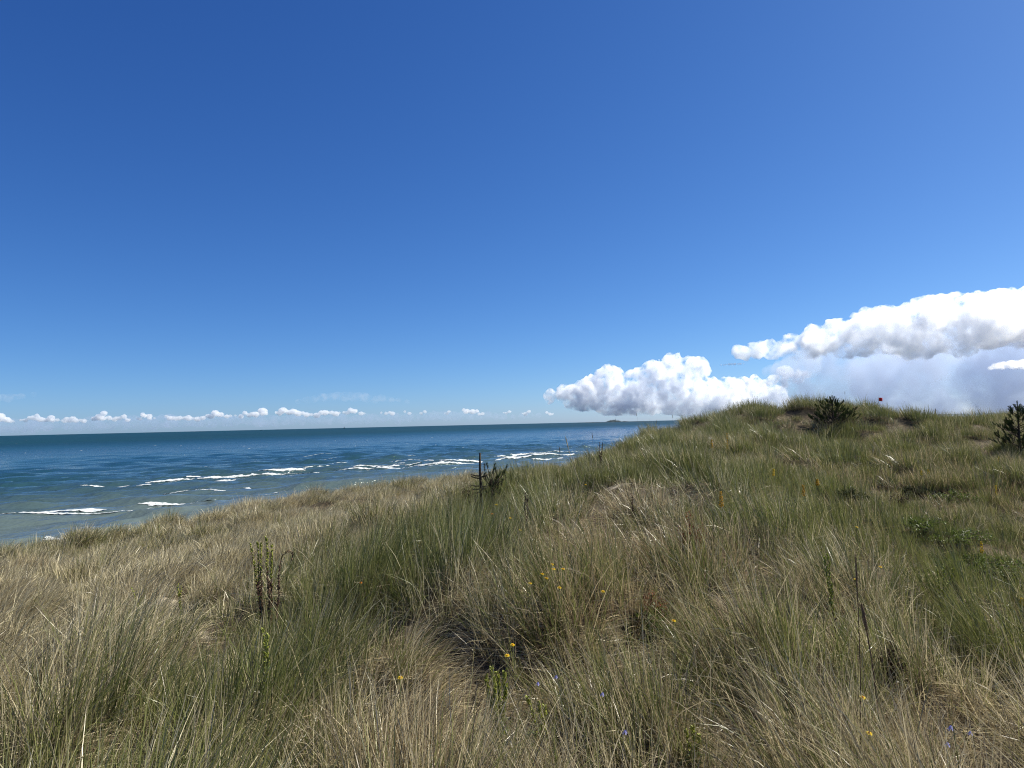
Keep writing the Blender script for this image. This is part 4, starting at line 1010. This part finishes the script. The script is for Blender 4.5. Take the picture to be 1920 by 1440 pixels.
import bmesh
def cloud(name, label, puffs, depth, od_px, seed, voxel_px=2.6, amp=0.40, squash=0.8, thick=0.9, aniso=0.3, jitter=0.5, group=None, flat_base=None, scale_px=None, erode=0.0, tone=(0.962, 0.977, 1.0)):  # default tone is slightly blue, painting in the air in front of the clouds
    """puffs: (px, py, radius in px) at the cloud's distance; od_px: how many pixels of cloud make it opaque"""
    r = np.random.default_rng(seed); k = depth / FPX
    bm = bmesh.new()
    c0 = pix(np.mean([p[0] for p in puffs]), np.mean([p[1] for p in puffs]), depth)
    rmean = np.mean([p[2] for p in puffs])
    for px, py, rp in puffs:
        px += r.normal(0, 0.22) * rp; py += r.normal(0, 0.16) * rp; rp *= r.uniform(0.8, 1.2)
        c = pix(px, py, depth) - c0; c[1] += r.normal(0, jitter) * rp * k
        mt = Matrix.Translation(Vector(c)) @ Matrix.Diagonal((rp * k * r.uniform(0.95, 1.1), rp * k * thick, rp * k * squash, 1))
        bmesh.ops.create_icosphere(bm, subdivisions=2, radius=1.0, matrix=mt)
    me = bpy.data.meshes.new(name); bm.to_mesh(me); bm.free()
    o = link(name, me)
    def fuse(size):
        rm = o.modifiers.new('join', 'REMESH'); rm.mode = 'VOXEL'; rm.voxel_size = size
        dg = bpy.context.evaluated_depsgraph_get(); m2 = bpy.data.meshes.new_from_object(o.evaluated_get(dg))
        o.modifiers.clear(); o.data = m2
        return m2
    me2 = fuse(voxel_px * k)
    n = len(me2.vertices); co = np.empty(n * 3, np.float32); me2.vertices.foreach_get('co', co); co = co.reshape(-1, 3).astype(float)
    no = np.empty(n * 3, np.float32); me2.vertices.foreach_get('normal', no); no = no.reshape(-1, 3)
    q = co / k; dsp = np.zeros(n); sp = scale_px or rmean * 1.1
    a = amp * sp
    for i in range(6):
        nz = perlin3(q / sp + seed * 3.1 + i * 11.0); dsp += a * (0.50 - 1.25 * np.abs(nz)); sp *= 0.5; a *= 0.66
        if sp < voxel_px * 0.9: break
    low = 1.0
    if flat_base is not None:
        zb = pix(np.mean([p[0] for p in puffs]), flat_base, depth)[2] - c0[2]
        low = np.clip((co[:, 2] - zb) / (8 * k) + 0.3, 0.25, 1.0)
    co += no * (dsp * k * low)[:, None]
    me2.vertices.foreach_set('co', co.astype(np.float32).ravel()); me2.update()
    me2 = fuse(voxel_px * k * 0.8)                                 # melts the folds together again
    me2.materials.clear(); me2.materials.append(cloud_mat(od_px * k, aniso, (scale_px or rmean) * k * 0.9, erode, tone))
    o.location = tuple(c0)
    return tag(o, label, 'cloud', group)

def line(pts, step):
    out_ = []
    for (x0, y0, r0), (x1, y1, r1) in zip(pts[:-1], pts[1:]):
        m = max(1, int(math.hypot(x1 - x0, y1 - y0) / step))
        for i in range(m): f = i / m; out_.append((x0 + (x1 - x0) * f, y0 + (y1 - y0) * f, r0 + (r1 - r0) * f))
    return out_ + [pts[-1]]

CG = 'row of small clouds along the horizon'
SMALL = [[(-6, 784, 8), (6, 780, 8), (16, 786, 6), (24, 789, 3)], [(40, 788, 2.5), (57, 783, 4), (68, 779, 5), (72, 786, 6), (84, 787, 5), (95, 783, 5), (108, 788, 3)], [(116, 789, 2.5), (126, 786, 4), (137, 784, 5), (150, 787, 3), (164, 788, 1.8)],
         [(174, 785, 4), (184, 783, 6), (192, 777, 6), (201, 784, 5)], [(210, 786, 3), (220, 784, 4), (234, 781, 4.5), (243, 786, 3)], [(258, 784, 2), (267, 778, 4), (274, 780, 5), (288, 784, 2.4)], [(312, 781, 2.4), (328, 784, 4), (345, 784, 3), (362, 785, 3), (378, 783, 4.5)],
         [(390, 780, 3.5), (404, 774, 6), (416, 777, 5), (432, 780, 3)], [(442, 780, 2.4), (461, 775, 4), (474, 777, 5), (488, 770, 7), (498, 776, 5)], [(518, 774, 4), (533, 771, 6), (550, 772, 6), (566, 775, 4.5), (584, 777, 3.5), (602, 774, 5), (620, 774, 4), (636, 774, 3)],
         [(645, 774, 2.5), (659, 768, 5), (668, 770, 5), (684, 775, 2.4)], [(715, 774, 1.6), (730, 773, 2.2), (746, 775, 1.4)], [(760, 772, 2.6), (771, 775, 1.4)], [(788, 775, 2), (796, 772, 3.4)], [(843, 772, 3), (834, 775, 1.4)],
         [(870, 768, 3), (878, 772, 4), (893, 771, 4), (905, 776, 2.4)], [(944, 774, 1.4), (955, 772, 2.6)], [(980, 776, 1.6), (990, 773, 3.2)], [(1026, 774, 2.8), (1036, 776, 1.6)]]
ORD = ['leftmost', 'second', 'third', 'fourth', 'fifth', 'sixth', 'seventh', 'eighth', 'ninth', 'tenth', 'eleventh', 'twelfth', 'thirteenth', 'fourteenth', 'fifteenth', 'sixteenth', 'seventeenth', 'eighteenth', 'last']
for i, pf in enumerate(SMALL):
    pf = pf + [((a_[0] + b_[0]) / 2, max(a_[1], b_[1]) + 0.8, 0.55 * min(a_[2], b_[2]) + 0.22 * abs(a_[0] - b_[0])) for a_, b_ in zip(pf[:-1], pf[1:])]
    lab = ('leftmost small white cloud' if i == 0 else 'last tiny white cloud from the left' if i == 18 else f'{ORD[i]} small white cloud from the left') + ' in the row above the sea'
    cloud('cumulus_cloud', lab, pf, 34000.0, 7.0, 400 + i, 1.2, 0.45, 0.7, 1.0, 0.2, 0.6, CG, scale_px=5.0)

mid = [(1036, 742, 9), (1060, 736, 13), (1092, 730, 16), (1118, 720, 15), (1136, 708, 17), (1160, 706, 18), (1190, 705, 17), (1216, 702, 17), (1240, 696, 17), (1264, 686, 15), (1288, 683, 13), (1300, 697, 17), (1330, 728, 16), (1360, 727, 14), (1395, 727, 13), (1418, 720, 11)]
mid += [(x_, y_, 22) for x_ in range(1075, 1450, 22) for y_ in (742, 757) if not (x_ < 1100 and y_ > 750)] + [(1290, 712, 20), (1250, 718, 24), (1200, 722, 24), (1160, 726, 22), (1130, 735, 20), (1320, 740, 18)]
cloud('cumulus_cloud', 'broad bright cumulus with heaped tops above the far island', mid, 30000.0, 8, 501, 2.4, 0.5, 0.9, 1.0, 0.5, 0.8, None, 776, 20.0, 1.15)
cloud('cumulus_cloud', 'small bright cumulus at the foot of the great cloud bank', [(1448, 712, 9), (1465, 704, 12), (1480, 700, 12), (1498, 698, 11), (1512, 702, 9), (1440, 722, 10), (1470, 716, 10), (1495, 712, 9)], 22000.0, 10, 502, 2.4, 0.42, 0.8, 1.0, 0.5, 0.7, None, None, 12.0, 1.0)
top = line([(1386, 661, 5), (1420, 657, 11), (1450, 655, 13), (1500, 645, 19), (1560, 632, 26), (1620, 612, 28), (1690, 600, 28), (1760, 588, 30), (1830, 578, 32), (1920, 574, 34), (2020, 570, 36), (2080, 575, 36)], 17)
body = line([(1500, 662, 12), (1560, 655, 20), (1640, 640, 28), (1740, 628, 34), (1840, 620, 38), (1960, 618, 40), (2080, 620, 40)], 24)
cloud('cumulus_cloud', 'great white cloud bank with a grey underside at the upper right', top + body, 16000.0, 14, 503, 3.4, 0.5, 0.75, 1.1, 0.5, 0.7, None, None, 30.0, 1.15)
cloud('cumulus_cloud', 'bright torn shred of cloud at the right edge under the great bank', line([(1856, 690, 3), (1880, 685, 8), (1905, 682, 11), (1950, 680, 13), (1990, 684, 8)], 12), 14000.0, 12, 504, 1.8, 0.4, 0.6, 1.0, 0.5, 0.5, None, None, 12.0, 1.0)
cloud('rain_cloud', 'pale grey sheet of distant rain cloud behind the hill on the right', line([(1440, 700, 14), (1500, 690, 26), (1560, 684, 40), (1650, 684, 55), (1740, 680, 70), (1860, 676, 80), (2100, 676, 84)], 26) + line([(1400, 756, 14), (1500, 748, 32), (1600, 745, 46), (1760, 748, 54), (1900, 748, 56), (2100, 748, 56)], 24), 21000.0, 125, 505, 7.0, 0.40, 0.8, 0.8, 0.2, 0.6, None, None, 44.0, 0.55, (0.72, 0.80, 0.93))  # grey-blue tone paints shade into the sheet, droplets themselves are white
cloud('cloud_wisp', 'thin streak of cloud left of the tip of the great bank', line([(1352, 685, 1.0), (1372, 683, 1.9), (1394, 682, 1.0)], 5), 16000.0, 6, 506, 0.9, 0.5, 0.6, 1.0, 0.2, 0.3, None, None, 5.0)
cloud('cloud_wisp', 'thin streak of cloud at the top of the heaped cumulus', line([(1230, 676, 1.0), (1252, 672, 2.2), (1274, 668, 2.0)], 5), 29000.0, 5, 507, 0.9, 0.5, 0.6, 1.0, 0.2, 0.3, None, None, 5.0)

cloud('cloud_veil', 'faint thin veil of cloud at the left edge above the row', line([(-60, 752, 8), (0, 748, 11), (40, 743, 6), (62, 741, 3)], 12), 30000.0, 160, 530, 3.0, 0.5, 0.5, 1.0, 0.2, 0.4, 'faint veils', None, 16.0, 0.8)
cloud('cloud_veil', 'faint thin veil of cloud above the middle of the row', line([(560, 752, 5), (620, 742, 10), (690, 746, 9), (760, 752, 4)], 14), 30000.0, 190, 531, 3.0, 0.5, 0.5, 1.0, 0.2, 0.4, 'faint veils', None, 16.0, 0.8)
cloud('cloud_bank', 'low lavender grey bank of cloud on the sea horizon under the white row', line([(-200, 803, 13), (100, 797, 13), (400, 791, 12), (650, 785, 10), (850, 781, 8), (1010, 779, 5)], 16), 46000.0, 110, 532, 3.0, 0.35, 0.9, 1.2, 0.2, 0.4, None, None, 14.0, 0.5, (0.62, 0.72, 0.90))  # lavender tone puts shade and far haze into the bank's colour
